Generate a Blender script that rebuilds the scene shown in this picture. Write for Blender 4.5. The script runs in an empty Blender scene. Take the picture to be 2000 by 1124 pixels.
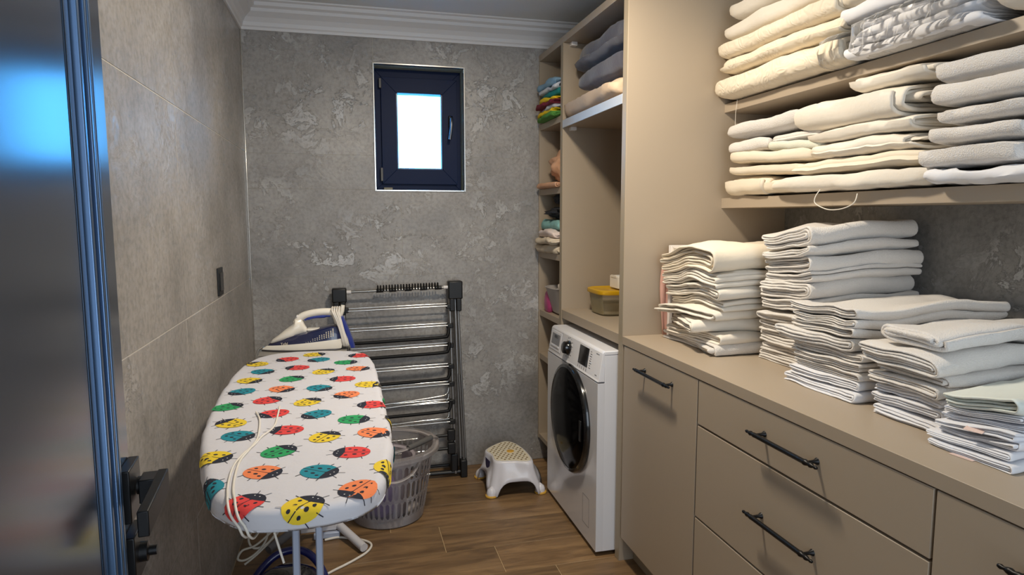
import bpy, bmesh, math, random
from mathutils import Vector, noise, Matrix
R = math.radians
PI = math.pi
SC = bpy.context.scene
COL = SC.collection
random.seed(7)

# ------------------------------------------------------------------ camera
cam = bpy.data.cameras.new('camera')
cam.sensor_width = 36.0
cam.lens = 1267.28 / 2000 * 36.0
cam.clip_start = 0.02
camo = bpy.data.objects.new('camera', cam)
COL.objects.link(camo)
YAW, PITCH, ROLL = 0.249478, 0.108142, -0.001026
f_ = Vector((math.sin(YAW) * math.cos(PITCH), math.cos(YAW) * math.cos(PITCH), -math.sin(PITCH)))
r_ = Vector((math.cos(YAW), -math.sin(YAW), 0))
u_ = r_.cross(f_)
c_, s_ = math.cos(ROLL), math.sin(ROLL)
r2, u2 = c_ * r_ + s_ * u_, -s_ * r_ + c_ * u_
camo.matrix_world = Matrix(((r2.x, u2.x, -f_.x, 0), (r2.y, u2.y, -f_.y, 0), (r2.z, u2.z, -f_.z, 1.38), (0, 0, 0, 1)))
SC.camera = camo

# ------------------------------------------------------------------ world, lights, exposure
w = bpy.data.worlds.new('sky')
w.use_nodes = True
w.node_tree.nodes['Background'].inputs[0].default_value = (0.08, 0.46, 1.0, 1)
w.node_tree.nodes['Background'].inputs[1].default_value = 13.0
SC.world = w
SC.view_settings.view_transform = 'Standard'
SC.view_settings.look = 'None'
SC.view_settings.gamma = 1
SC.view_settings.exposure = 0.12
SC.view_settings.use_curve_mapping = False


def area(name, loc, target, size, size_y, power, col, shape='RECTANGLE', spread=180):
    l = bpy.data.lights.new(name, 'AREA')
    l.shape = shape
    l.size = size
    if shape in ('RECTANGLE', 'ELLIPSE'):
        l.size_y = size_y
    l.energy = power
    l.color = col
    l.spread = R(spread)
    o = bpy.data.objects.new(name, l)
    o.location = loc
    o.rotation_euler = (Vector(target) - Vector(loc)).to_track_quat('-Z', 'Y').to_euler()
    COL.objects.link(o)
    return o


area('ceiling_lamp_light', (0.56, 1.88, 2.345), (0.56, 1.88, 0), 0.18, 0.18, 25, (1.0, 0.88, 0.71), 'DISK')
area('doorway_daylight', (0.55, -1.15, 1.35), (0.55, 3, 1.15), 1.5, 1.9, 30, (0.78, 0.89, 1.0))


# ------------------------------------------------------------------ materials
def lin(c):
    return tuple(((v / 255) / 12.92 if v / 255 <= 0.04045 else ((v / 255 + 0.055) / 1.055) ** 2.4) for v in c) + (1,)


MATS = {}


def mat(name, col, rough=0.5, metal=0.0, bump=0, bscale=200, spec=0.5, coat=0, trans=0, alpha=1, var=0, vscale=3, emit=0, sheen=0, bdist=0.002):
    if name in MATS:
        return MATS[name]
    m = bpy.data.materials.new(name)
    m.use_nodes = True
    nt = m.node_tree
    b = nt.nodes['Principled BSDF']
    c = lin(col)
    b.inputs['Base Color'].default_value = c
    b.inputs['Roughness'].default_value = rough
    b.inputs['Metallic'].default_value = metal
    b.inputs['Specular IOR Level'].default_value = spec
    b.inputs['Coat Weight'].default_value = coat
    b.inputs['Transmission Weight'].default_value = trans
    b.inputs['Alpha'].default_value = alpha
    b.inputs['Sheen Weight'].default_value = sheen
    if emit:
        b.inputs['Emission Color'].default_value = c
        b.inputs['Emission Strength'].default_value = emit
    if bump or var:
        g = nt.nodes.new('ShaderNodeNewGeometry')
    if var:
        n = nt.nodes.new('ShaderNodeTexNoise')
        n.inputs['Scale'].default_value = vscale
        n.inputs['Detail'].default_value = 4
        nt.links.new(g.outputs['Position'], n.inputs['Vector'])
        mx = nt.nodes.new('ShaderNodeMix')
        mx.data_type = 'RGBA'
        mx.inputs[6].default_value = tuple(v * (1 - var) for v in c[:3]) + (1,)
        mx.inputs[7].default_value = tuple(min(1, v * (1 + var)) for v in c[:3]) + (1,)
        nt.links.new(n.outputs['Fac'], mx.inputs[0])
        nt.links.new(mx.outputs[2], b.inputs['Base Color'])
    if bump:
        n = nt.nodes.new('ShaderNodeTexNoise')
        n.inputs['Scale'].default_value = bscale
        n.inputs['Detail'].default_value = 3
        nt.links.new(g.outputs['Position'], n.inputs['Vector'])
        bp = nt.nodes.new('ShaderNodeBump')
        bp.inputs['Strength'].default_value = bump
        bp.inputs['Distance'].default_value = bdist
        nt.links.new(n.outputs['Fac'], bp.inputs['Height'])
        nt.links.new(bp.outputs[0], b.inputs['Normal'])
    MATS[name] = m
    return m


def ramp(nt, src, stops):
    r = nt.nodes.new('ShaderNodeValToRGB')
    el = r.color_ramp.elements
    el[0].position, el[0].color = stops[0]
    el[1].position, el[1].color = stops[-1]
    for p, c in stops[1:-1]:
        e = el.new(p)
        e.color = c
    nt.links.new(src, r.inputs[0])
    return r.outputs[0]


def tile_material(name, dark, mid, light, rough=0.26, flake=0.62):
    """concrete-look porcelain: cloudy ground with crackled pale plaster flakes"""
    m = bpy.data.materials.new(name)
    m.use_nodes = True
    nt = m.node_tree
    N = nt.nodes.new
    L = nt.links.new
    b = nt.nodes['Principled BSDF']
    g = N('ShaderNodeNewGeometry')
    n1 = N('ShaderNodeTexNoise')
    n1.inputs['Scale'].default_value = 2.4
    n1.inputs['Detail'].default_value = 8
    n1.inputs['Roughness'].default_value = 0.65
    L(g.outputs['Position'], n1.inputs['Vector'])
    base = ramp(nt, n1.outputs['Fac'], [(0.30, lin(dark)), (0.72, lin(mid))])
    # flakes
    n2 = N('ShaderNodeTexNoise')
    n2.inputs['Scale'].default_value = 10
    n2.inputs['Detail'].default_value = 13
    n2.inputs['Roughness'].default_value = 0.74
    n2.inputs['Distortion'].default_value = 0.45
    L(g.outputs['Position'], n2.inputs['Vector'])
    fl = ramp(nt, n2.outputs['Fac'], [(0.515, (0, 0, 0, 1)), (0.545, (1, 1, 1, 1)), (0.61, (0.85, 0.85, 0.85, 1)), (0.64, (0.1, 0.1, 0.1, 1))])
    n3 = N('ShaderNodeTexNoise')
    n3.inputs['Scale'].default_value = 2.3
    n3.inputs['Detail'].default_value = 3
    L(g.outputs['Position'], n3.inputs['Vector'])
    ms = ramp(nt, n3.outputs['Fac'], [(0.44, (0.04, 0.04, 0.04, 1)), (0.70, (flake, flake, flake, 1))])
    mul = N('ShaderNodeMath')
    mul.operation = 'MULTIPLY'
    L(fl, mul.inputs[0])
    L(ms, mul.inputs[1])
    mx = N('ShaderNodeMix')
    mx.data_type = 'RGBA'
    L(mul.outputs[0], mx.inputs[0])
    L(base, mx.inputs[6])
    mx.inputs[7].default_value = lin(light)
    # fine pores
    n4 = N('ShaderNodeTexNoise')
    n4.inputs['Scale'].default_value = 60
    n4.inputs['Detail'].default_value = 5
    L(g.outputs['Position'], n4.inputs['Vector'])
    pr = ramp(nt, n4.outputs['Fac'], [(0.36, (0.82, 0.82, 0.82, 1)), (0.56, (1, 1, 1, 1))])
    mm = N('ShaderNodeMix')
    mm.data_type = 'RGBA'
    mm.blend_type = 'MULTIPLY'
    mm.inputs[0].default_value = 1
    L(mx.outputs[2], mm.inputs[6])
    L(pr, mm.inputs[7])
    L(mm.outputs[2], b.inputs['Base Color'])
    b.inputs['Roughness'].default_value = rough
    bp = N('ShaderNodeBump')
    bp.inputs['Strength'].default_value = 0.9
    bp.inputs['Distance'].default_value = 0.004
    ad = N('ShaderNodeMath')
    ad.operation = 'MULTIPLY_ADD'
    ad.inputs[1].default_value = 0.6
    L(mul.outputs[0], ad.inputs[0])
    L(n2.outputs['Fac'], ad.inputs[2])
    L(ad.outputs[0], bp.inputs['Height'])
    L(bp.outputs[0], b.inputs['Normal'])
    return m


def wood_material(name, stretch, cols, rough=0.42, seedscale=5.0):
    m = bpy.data.materials.new(name)
    m.use_nodes = True
    nt = m.node_tree
    N = nt.nodes.new
    L = nt.links.new
    b = nt.nodes['Principled BSDF']
    g = N('ShaderNodeNewGeometry')
    oi = N('ShaderNodeObjectInfo')
    va = N('ShaderNodeVectorMath')
    va.operation = 'MULTIPLY_ADD'
    L(oi.outputs['Random'], va.inputs[0])
    va.inputs[1].default_value = (9, 5, 7)
    L(g.outputs['Position'], va.inputs[2])
    mp = N('ShaderNodeMapping')
    mp.inputs['Scale'].default_value = stretch
    L(va.outputs[0], mp.inputs['Vector'])
    n1 = N('ShaderNodeTexNoise')
    n1.inputs['Scale'].default_value = seedscale
    n1.inputs['Detail'].default_value = 7
    n1.inputs['Roughness'].default_value = 0.62
    n1.inputs['Distortion'].default_value = 0.6
    L(mp.outputs[0], n1.inputs['Vector'])
    base = ramp(nt, n1.outputs['Fac'], [(0.26, lin(cols[0])), (0.42, lin(cols[1])), (0.56, lin(cols[2])), (0.75, lin(cols[3]))])
    hs = N('ShaderNodeHueSaturation')
    ma = N('ShaderNodeMath')
    ma.operation = 'MULTIPLY_ADD'
    ma.inputs[1].default_value = 0.35
    ma.inputs[2].default_value = 0.82
    L(oi.outputs['Random'], ma.inputs[0])
    L(ma.outputs[0], hs.inputs['Value'])
    L(base, hs.inputs['Color'])
    L(hs.outputs[0], b.inputs['Base Color'])
    b.inputs['Roughness'].default_value = rough
    bp = N('ShaderNodeBump')
    bp.inputs['Strength'].default_value = 0.25
    bp.inputs['Distance'].default_value = 0.002
    L(n1.outputs['Fac'], bp.inputs['Height'])
    L(bp.outputs[0], b.inputs['Normal'])
    return m


def clear_material(name, tint, mixf, rough=0.1, ior=1.45):
    """thin clear plastic or glass: see-through with a fresnel sheen"""
    m = bpy.data.materials.new(name)
    m.use_nodes = True
    nt = m.node_tree
    N = nt.nodes.new
    L = nt.links.new
    b = nt.nodes['Principled BSDF']
    b.inputs['Base Color'].default_value = lin(tint)
    b.inputs['Roughness'].default_value = rough
    t = N('ShaderNodeBsdfTransparent')
    fr = N('ShaderNodeFresnel')
    fr.inputs['IOR'].default_value = ior
    ad = N('ShaderNodeMath')
    ad.operation = 'ADD'
    ad.use_clamp = True
    L(fr.outputs[0], ad.inputs[0])
    ad.inputs[1].default_value = mixf
    mx = N('ShaderNodeMixShader')
    L(ad.outputs[0], mx.inputs[0])
    L(t.outputs[0], mx.inputs[1])
    L(b.outputs[0], mx.inputs[2])
    L(mx.outputs[0], nt.nodes['Material Output'].inputs[0])
    return m


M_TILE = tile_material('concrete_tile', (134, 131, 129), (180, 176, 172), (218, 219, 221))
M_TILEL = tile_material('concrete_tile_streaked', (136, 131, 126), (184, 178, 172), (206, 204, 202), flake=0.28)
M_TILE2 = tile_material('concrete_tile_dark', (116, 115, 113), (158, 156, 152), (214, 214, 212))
M_GROUT = mat('grout', (196, 190, 180), 0.9)
M_FGROUT = mat('floor_grout', (196, 170, 130), 0.9)
M_WOOD = wood_material('wood_look_tile', (0.7, 4.2, 1.0), [(84, 64, 42), (112, 87, 60), (134, 106, 74), (154, 124, 88)])
M_CEIL = mat('ceiling_paint', (222, 226, 228), 0.8, bump=0.3, bscale=90)
M_CORN = mat('cornice_plaster', (228, 228, 230), 0.5)
M_CHROME = mat('chrome_trim', (225, 222, 215), 0.18, 1.0)
M_CAB = mat('taupe_laminate', (171, 156, 137), 0.42, bump=0.05, bscale=900)
M_CABE = mat('taupe_edge', (160, 146, 124), 0.45)
M_CABD = mat('cabinet_shadow_gap', (70, 62, 52), 0.7)
M_BLACK = mat('black_metal', (22, 22, 24), 0.38, 0.5)
M_BLKPL = mat('black_plastic', (18, 18, 19), 0.42)
M_WHITE = mat('white_enamel', (226, 226, 230), 0.3)
M_WHPL = mat('white_plastic', (232, 228, 226), 0.35)
M_GREYPL = mat('grey_plastic', (96, 94, 92), 0.45)


# ------------------------------------------------------------------ mesh helpers
def link(o, parent=None):
    COL.objects.link(o)
    if parent is not None:
        o.parent = parent
    return o


def mesh(name, verts, faces, m, parent=None, smooth=False, loc=(0, 0, 0), mats=None, fm=None):
    me = bpy.data.meshes.new(name)
    me.from_pydata([tuple(v) for v in verts], [], faces)
    if mats:
        for x in mats:
            me.materials.append(x)
        me.polygons.foreach_set('material_index', fm)
    else:
        me.materials.append(m)
    if smooth:
        me.polygons.foreach_set('use_smooth', [True] * len(me.polygons))
    me.update()
    o = bpy.data.objects.new(name, me)
    o.location = loc
    return link(o, parent)


def from_bm(name, bm, m, parent=None, smooth=False, loc=(0, 0, 0)):
    me = bpy.data.meshes.new(name)
    bm.normal_update()
    bm.to_mesh(me)
    bm.free()
    me.materials.append(m)
    if smooth:
        me.polygons.foreach_set('use_smooth', [True] * len(me.polygons))
        me.set_sharp_from_angle(angle=R(50))
        me.update()
        if me.attributes.get('sharp_face'):
            me.attributes.remove(me.attributes['sharp_face'])
        at = me.attributes.new('sharp_face', 'BOOLEAN', 'FACE')
        at.data.foreach_set('value', [max(abs(c) for c in p.normal) > 0.9995 for p in me.polygons])
        # every edge of a big flat face is sharp, so its shading stays flat
        flat = {e for p in me.polygons if max(abs(c) for c in p.normal) > 0.9995 for e in p.edge_keys}
        sh = me.attributes.get('sharp_edge') or me.attributes.new('sharp_edge', 'BOOLEAN', 'EDGE')
        for i, e in enumerate(me.edges):
            if e.key in flat:
                sh.data[i].value = True
    o = bpy.data.objects.new(name, me)
    o.location = loc
    return link(o, parent)


def bm_box(bm, lo, hi, bev=0.0, seg=2):
    vs = [bm.verts.new((x, y, z)) for z in (lo[2], hi[2]) for y in (lo[1], hi[1]) for x in (lo[0], hi[0])]
    fs = [(0, 2, 3, 1), (4, 5, 7, 6), (0, 1, 5, 4), (2, 6, 7, 3), (0, 4, 6, 2), (1, 3, 7, 5)]
    ff = [bm.faces.new([vs[i] for i in f]) for f in fs]
    if bev > 0:
        es = list({e for f in ff for e in f.edges})
        bmesh.ops.bevel(bm, geom=es, offset=bev, segments=seg, affect='EDGES', profile=0.5)


def box(name, lo, hi, m, parent=None, bev=0.0, seg=2, smooth=None):
    bm = bmesh.new()
    bm_box(bm, lo, hi, bev, seg)
    return from_bm(name, bm, m, parent, smooth=(bev > 0 if smooth is None else smooth))


def boxes(name, lst, m, parent=None, bev=0.0, seg=1):
    bm = bmesh.new()
    for lo, hi in lst:
        bm_box(bm, lo, hi, bev, seg)
    return from_bm(name, bm, m, parent, smooth=bev > 0)


def frame_for(t):
    t = t.normalized()
    a = Vector((0, 0, 1)) if abs(t.z) < 0.9 else Vector((1, 0, 0))
    n = t.cross(a).normalized()
    return n, t.cross(n).normalized()


def tube_geo(pts, rad, seg=8, verts=None, faces=None, closed=False, flat=1.0):
    verts = [] if verts is None else verts
    faces = [] if faces is None else faces
    P = [Vector(p) for p in pts]
    n = len(P)
    base = len(verts)
    prev = None
    for i, p in enumerate(P):
        if closed:
            t = P[(i + 1) % n] - P[i - 1]
        else:
            t = P[min(i + 1, n - 1)] - P[max(i - 1, 0)]
        t.normalize()
        if prev is None:
            a, b = frame_for(t)
        else:
            a = (prev - t * prev.dot(t))
            a = a.normalized() if a.length > 1e-6 else frame_for(t)[0]
            b = t.cross(a).normalized()
        prev = a
        r = rad[i] if isinstance(rad, (list, tuple)) else rad
        for k in range(seg):
            an = 2 * PI * k / seg
            verts.append(p + a * (r * math.cos(an)) + b * (r * flat * math.sin(an)))
    for i in range(n if closed else n - 1):
        for k in range(seg):
            i2 = (i + 1) % n
            faces.append((base + i * seg + k, base + i * seg + (k + 1) % seg, base + i2 * seg + (k + 1) % seg, base + i2 * seg + k))
    if not closed:
        faces.append(tuple(base + k for k in range(seg))[::-1])
        faces.append(tuple(base + (n - 1) * seg + k for k in range(seg)))
    return verts, faces


def fix_normals(o):
    bm = bmesh.new()
    bm.from_mesh(o.data)
    bmesh.ops.recalc_face_normals(bm, faces=bm.faces)
    bm.to_mesh(o.data)
    bm.free()
    return o


def tube(name, pts, rad, m, parent=None, seg=8, closed=False, flat=1.0, sharp=True):
    v, f = tube_geo(pts, rad, seg, closed=closed, flat=flat)
    o = mesh(name, v, f, m, parent, smooth=True)
    if sharp:
        o.data.set_sharp_from_angle(angle=R(50))
    return fix_normals(o)


def tubes(name, lst, m, parent=None, seg=8):
    v, f = [], []
    for pts, r in lst:
        tube_geo(pts, r, seg, v, f)
    o = mesh(name, v, f, m, parent, smooth=True)
    o.data.set_sharp_from_angle(angle=R(50))
    return fix_normals(o)


def smooth_pts(pts, n=6, closed=False):
    P = [Vector(p) for p in pts]
    out = []
    N_ = len(P)
    rng = range(N_ if closed else N_ - 1)
    for i in rng:
        if closed:
            a, b, c, d = P[i - 1], P[i], P[(i + 1) % N_], P[(i + 2) % N_]
        else:
            a, b, c, d = P[max(i - 1, 0)], P[i], P[i + 1], P[min(i + 2, N_ - 1)]
        for k in range(n):
            t = k / n
            out.append(0.5 * ((2 * b) + (-a + c) * t + (2 * a - 5 * b + 4 * c - d) * t * t + (-a + 3 * b - 3 * c + d) * t ** 3))
    if not closed:
        out.append(P[-1])
    return out


def loft(name, rings, m, parent=None, cap=True, smooth=True, closed=True, sharp=40, loc=(0, 0, 0)):
    n = len(rings[0])
    v = [p for r in rings for p in r]
    f = []
    for i in range(len(rings) - 1):
        for k in range(n if closed else n - 1):
            k2 = (k + 1) % n
            f.append((i * n + k, i * n + k2, (i + 1) * n + k2, (i + 1) * n + k))
    if cap:
        f.append(tuple(range(n))[::-1])
        f.append(tuple((len(rings) - 1) * n + k for k in range(n)))
    o = mesh(name, v, f, m, parent, smooth=smooth, loc=loc)
    fix_normals(o)
    if smooth:
        o.data.set_sharp_from_angle(angle=R(sharp))
    return o


def revolve(name, prof, m, parent=None, center=(0, 0, 0), axis='z', seg=32, cap=True, sharp=40):
    rings = []
    for r, h in prof:
        ring = []
        for k in range(seg):
            a = 2 * PI * k / seg
            x, y = r * math.cos(a), r * math.sin(a)
            if axis == 'z':
                p = (center[0] + x, center[1] + y, center[2] + h)
            elif axis == 'x':
                p = (center[0] + h, center[1] + x, center[2] + y)
            else:
                p = (center[0] + x, center[1] + h, center[2] + y)
            ring.append(p)
        rings.append(ring)
    return loft(name, rings, m, parent, cap=cap, sharp=sharp)


def extrude_y(name, prof, y0, y1, m, parent=None, bev=0.0):
    """profile in (x, z) run along y"""
    bm = bmesh.new()
    a = [bm.verts.new((x, y0, z)) for x, z in prof]
    b = [bm.verts.new((x, y1, z)) for x, z in prof]
    n = len(prof)
    bm.faces.new(a)
    bm.faces.new(b[::-1])
    for i in range(n):
        bm.faces.new((a[i], b[i], b[(i + 1) % n], a[(i + 1) % n]))
    bmesh.ops.recalc_face_normals(bm, faces=bm.faces)
    if bev:
        bmesh.ops.bevel(bm, geom=list(bm.edges), offset=bev, segments=2, affect='EDGES', profile=0.5)
    return from_bm(name, bm, m, parent, smooth=True)


def thing(name, label, cat, loc=(0, 0, 0), group=None):
    o = bpy.data.objects.new(name, None)
    o.empty_display_size = 0.05
    COL.objects.link(o)
    o.location = loc
    tag(o, label, cat, group)
    return o


def tag(o, label, cat, group=None, kind=None):
    if label:
        o['label'] = label
    if cat:
        o['category'] = cat
    if group:
        o['group'] = group
    if kind:
        o['kind'] = kind
    return o


def struct(o, label=None, cat=None):
    o['kind'] = 'structure'
    if label:
        o['label'] = label
    if cat:
        o['category'] = cat
    return o


def rebase(root):
    """move an Empty built at the origin to the floor centre of its parts, parts keep their place"""
    return root


def text_geo(name, s, size, m, parent, loc, rot, ext=0.0002):
    cu = bpy.data.curves.new(name, 'FONT')
    cu.body = s
    cu.size = size
    cu.extrude = ext
    cu.align_x = 'CENTER'
    cu.align_y = 'CENTER'
    tmp = bpy.data.objects.new(name, cu)
    COL.objects.link(tmp)
    dg = bpy.context.evaluated_depsgraph_get()
    me = bpy.data.meshes.new_from_object(tmp.evaluated_get(dg))
    bpy.data.objects.remove(tmp)
    me.materials.clear()
    me.materials.append(m)
    o = bpy.data.objects.new(name, me)
    o.location = loc
    o.rotation_euler = rot
    return link(o, parent)


# ------------------------------------------------------------------ room
XL, XR, YB, YF, ZC = -0.468, 1.733, 3.451, -1.25, 2.40
TT = 0.010  # tile thickness

floor = struct(box('floor', (XL - 0.1, YF - 0.1, -0.1), (XR + 0.1, YB + 0.2, -0.0015), M_FGROUT), 'wood-look plank floor with pale joints', 'floor')
ys = [3.451, 3.203, 2.988, 2.768, 2.540, 2.335, 2.12, 1.905, 1.69]
offs = [0.25, -0.05, 0.154, 0.366, 0.570, 0.774, 0.98, 0.0]
for i in range(len(ys) - 1):
    x = offs[i]
    while x > XL:
        x -= 1.2
    while x < XR:
        a, b = max(x, XL), min(x + 1.2, XR)
        if b - a > 0.02:
            box('floor_plank', (a + 0.0012, ys[i + 1] + 0.0012, -0.008), (b - 0.0012, ys[i] - 0.0012, 0.0), M_WOOD, floor, bev=0.0008, seg=1)
        x += 1.2
fp = box('floor_plank', (XL, YF, -0.008), (XR, ys[-1] - 0.002, 0.0), M_WOOD, floor)

ceiling = struct(box('ceiling', (XL - 0.1, YF - 0.1, ZC), (XR + 0.1, YB + 0.2, ZC + 0.08), M_CEIL), 'flat painted ceiling above a moulded cornice', 'ceiling')

wl = struct(box('wall_left', (XL - 0.12, YF, 0), (XL - 0.0012, YB + 0.12, ZC), M_GROUT), 'left wall of large grey concrete-look tiles', 'wall')
for za, zb in ((0, 0.463), (0.463, 1.078), (1.078, 1.70), (1.70, 2.315)):
    for ya, yb in ((YF, 0.86), (0.86, 2.09), (2.09, 3.32), (3.32, YB)):
        if ya == 3.32:
            continue
        if yb == 3.32:
            yb = YB
        box('tile', (XL - TT - 0.004, ya + 0.0012, za + 0.0012), (XL, yb - 0.0012, zb - 0.0012), M_TILEL, wl, bev=0.0008, seg=1)

# back wall with the window opening
WX0, WX1, WZ0, WZ1 = 0.158, 0.618, 1.521, 2.153
yb0, yb1 = YB + 0.0012, YB + 0.25
wb = struct(boxes('wall_back', [((XL, yb0, 0), (WX0 - 0.004, yb1, ZC)), ((WX1 + 0.004, yb0, 0), (XR, yb1, ZC)),
                                ((WX0 - 0.004, yb0, 0), (WX1 + 0.004, yb1, WZ0 - 0.004)), ((WX0 - 0.004, yb0, WZ1 + 0.004), (WX1 + 0.004, yb1, ZC))], M_GROUT),
            'end wall of grey concrete-look tiles around a small window', 'wall')
g = 0.0005


def btile(x0, x1, z0, z1):
    box('tile', (x0 + g, YB, z0 + g), (x1 - g, yb0 + 0.004, z1 - g), M_TILE, wb, bev=0.0006, seg=1)


X2 = 1.733
btile(XL, 0.155, 1.695, 2.32)
btile(WX0 - 0.002, WX1 + 0.002, WZ1, 2.32)
btile(WX1, X2, 1.695, 2.32)
btile(XL, WX0, WZ0, 1.695)
btile(WX1, X2, WZ0, 1.695)
btile(XL, 0.284, 1.078, WZ0)
btile(0.284, X2, 1.078, WZ0)
btile(XL, 0.61, 0.465, 1.078)
btile(0.61, X2, 0.465, 1.078)
btile(XL, 0.284, 0, 0.465)
btile(0.284, X2, 0, 0.465)
# rough green-grey reveal lining
M_REV = mat('reveal_plaster', (150, 160, 150), 0.8, bump=0.6, bscale=40, var=0.3, vscale=30, bdist=0.004)
boxes('window_reveal', [((WX0 - 0.006, YB + 0.004, WZ0 - 0.004), (WX0, yb1, WZ1 + 0.004)), ((WX1, YB + 0.004, WZ0 - 0.004), (WX1 + 0.006, yb1, WZ1 + 0.004)),
                        ((WX0, YB + 0.004, WZ1), (WX1, yb1, WZ1 + 0.006)), ((WX0, YB + 0.004, WZ0 - 0.006), (WX1, yb1, WZ0))], M_REV, wb)

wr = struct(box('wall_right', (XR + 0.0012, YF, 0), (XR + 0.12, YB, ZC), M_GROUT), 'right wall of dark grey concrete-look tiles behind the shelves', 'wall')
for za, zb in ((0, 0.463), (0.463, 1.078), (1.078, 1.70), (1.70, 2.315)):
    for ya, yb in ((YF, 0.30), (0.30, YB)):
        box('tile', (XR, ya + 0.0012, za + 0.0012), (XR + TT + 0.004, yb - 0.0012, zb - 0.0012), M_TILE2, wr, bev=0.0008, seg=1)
wf = struct(box('wall_front', (XL, YF - 0.1, 0), (XR, YF, ZC), mat('hall_paint', (190, 188, 184), 0.8)), 'plain painted wall behind the viewpoint', 'wall')

# cornice
prof = [(0, 0), (0.008, 0.0), (0.010, 0.012), (0.016, 0.018), (0.020, 0.034), (0.034, 0.054), (0.052, 0.068), (0.060, 0.074), (0.062, 0.088), (0.078, 0.096), (0.080, 0.112), (0.094, 0.116), (0.096, 0.122), (0, 0.122)]
ZB = 2.278


def cornice(name, pts_a, pts_b):
    n = len(pts_a)
    v = list(pts_a) + list(pts_b)
    f = [(i, (i + 1) % n, n + (i + 1) % n, n + i) for i in range(n)] + [tuple(range(n)), tuple(range(2 * n - 1, n - 1, -1))]
    o = mesh(name, v, f, M_CORN, None)
    fix_normals(o)
    return o


struct(cornice('trim_1', [(XL + a, YB - a, ZB + b) for a, b in prof], [(XR, YB - a, ZB + b) for a, b in prof]), 'white moulded cornice along the end wall', 'cornice')
struct(cornice('trim_2', [(XL + a, YF, ZB + b) for a, b in prof], [(XL + a, YB - a, ZB + b) for a, b in prof]), 'white moulded cornice along the left wall', 'cornice')
struct(box('trim_3', (XL, YB - 0.006, 0), (XL + 0.006, YB, ZB), M_CHROME, None, bev=0.002), 'thin polished metal strip in the wall corner', 'corner strip')

# window
M_WIN = mat('glare_blue_window_frame', (10, 28, 64), 0.45, spec=0.15)  # blue-black frame, with the blue glare of daylight put into its base colour
win = struct(bpy.data.objects.new('window_1', None), 'small window with blue-black frame tinted by glare and bright frosted pane', 'window')
COL.objects.link(win)
e = 0.007
boxes('edge_strip', [((WX0 - e, YB - 0.006, WZ0 - e), (WX0 + 0.001, YB + 0.02, WZ1 + e)), ((WX1 - 0.001, YB - 0.006, WZ0 - e), (WX1 + e, YB + 0.02, WZ1 + e)),
                     ((WX0, YB - 0.006, WZ1 - 0.001), (WX1, YB + 0.02, WZ1 + e)), ((WX0, YB - 0.006, WZ0 - e), (WX1, YB + 0.02, WZ0 + 0.001))], M_CHROME, win, bev=0.0015)


def rect_frame(name, x0, x1, z0, z1, w_, y0, y1, m, parent, bev=0.003):
    bm = bmesh.new()
    o = [(x0, z0), (x1, z0), (x1, z1), (x0, z1)]
    i = [(x0 + w_, z0 + w_), (x1 - w_, z0 + w_), (x1 - w_, z1 - w_), (x0 + w_, z1 - w_)]
    for k in range(4):
        k2 = (k + 1) % 4
        vs = []
        for y in (y0, y1):
            vs.append([bm.verts.new((p[0], y, p[1])) for p in (o[k], o[k2], i[k2], i[k])])
        a, b = vs
        fs = [bm.faces.new(a), bm.faces.new(b[::-1])]
        for q in range(4):
            fs.append(bm.faces.new((a[q], b[q], b[(q + 1) % 4], a[(q + 1) % 4])))
        bmesh.ops.recalc_face_normals(bm, faces=fs)
        bmesh.ops.bevel(bm, geom=list({e_ for f in fs for e_ in f.edges}), offset=bev * 0.4, segments=1, affect='EDGES')
    return from_bm(name, bm, m, parent, smooth=True)


rect_frame('window_frame', 0.1585, 0.6175, 1.5215, 2.1525, 0.055, YB + 0.105, YB + 0.17, M_WIN, win)
sash = rect_frame('sash', 0.196, 0.596, 1.556, 2.108, 0.078, YB + 0.085, YB + 0.15, M_WIN, win)
rect_frame('glazing_bead', 0.268, 0.524, 1.628, 2.048, 0.013, YB + 0.095, YB + 0.12, mat('navy_gloss', (26, 60, 110), 0.2), sash)
M_PANE = clear_material('window_glass', (235, 240, 245), 0.02, 0.05)
box('pane', (0.276, YB + 0.110, 1.636), (0.518, YB + 0.114, 2.040), M_PANE, sash)
boxes('hinge', [((0.186, YB + 0.075, 2.05), (0.198, YB + 0.10, 2.10)), ((0.186, YB + 0.075, 1.57), (0.198, YB + 0.10, 1.64))], M_GREYPL, sash, bev=0.002)
hd = box('handle', (0.548, YB + 0.073, 1.86), (0.572, YB + 0.087, 1.92), M_BLACK, sash, bev=0.004)
tube('handle', smooth_pts([(0.560, YB + 0.08, 1.905), (0.560, YB + 0.045, 1.905), (0.558, YB + 0.032, 1.89), (0.556, YB + 0.028, 1.85), (0.548, YB + 0.03, 1.79)], 5), 0.0075, mat('satin_dark_metal', (120, 125, 135), 0.25, 1.0), sash, seg=10)
box('packer', (0.20, YB + 0.06, 1.522), (0.245, YB + 0.10, 1.536), mat('old_foam', (150, 145, 130), 0.9), win, bev=0.002)

# ------------------------------------------------------------------ door leaf, open against the left wall
M_DOOR = mat('door_lacquer', (96, 102, 114), 0.2, 0.8)
M_RIB = mat('door_rib', (96, 122, 156), 0.28, 0.85)
door = struct(bpy.data.objects.new('door_1', None), 'dark glossy door leaf with vertical ribs, standing open', 'door')
COL.objects.link(door)
door.location = (-0.2215, 0.72, 0)
door.rotation_euler = (0, 0, R(4.8))
# local frame: -y runs from the lock edge to the hinge, +x is the face seen


def dbox(n, x0, x1, s0, s1, z0, z1, m, par=door, bev=0.0):
    return box(n, (x0, -s1, z0), (x1, -s0, z1), m, par, bev=bev)


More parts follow.
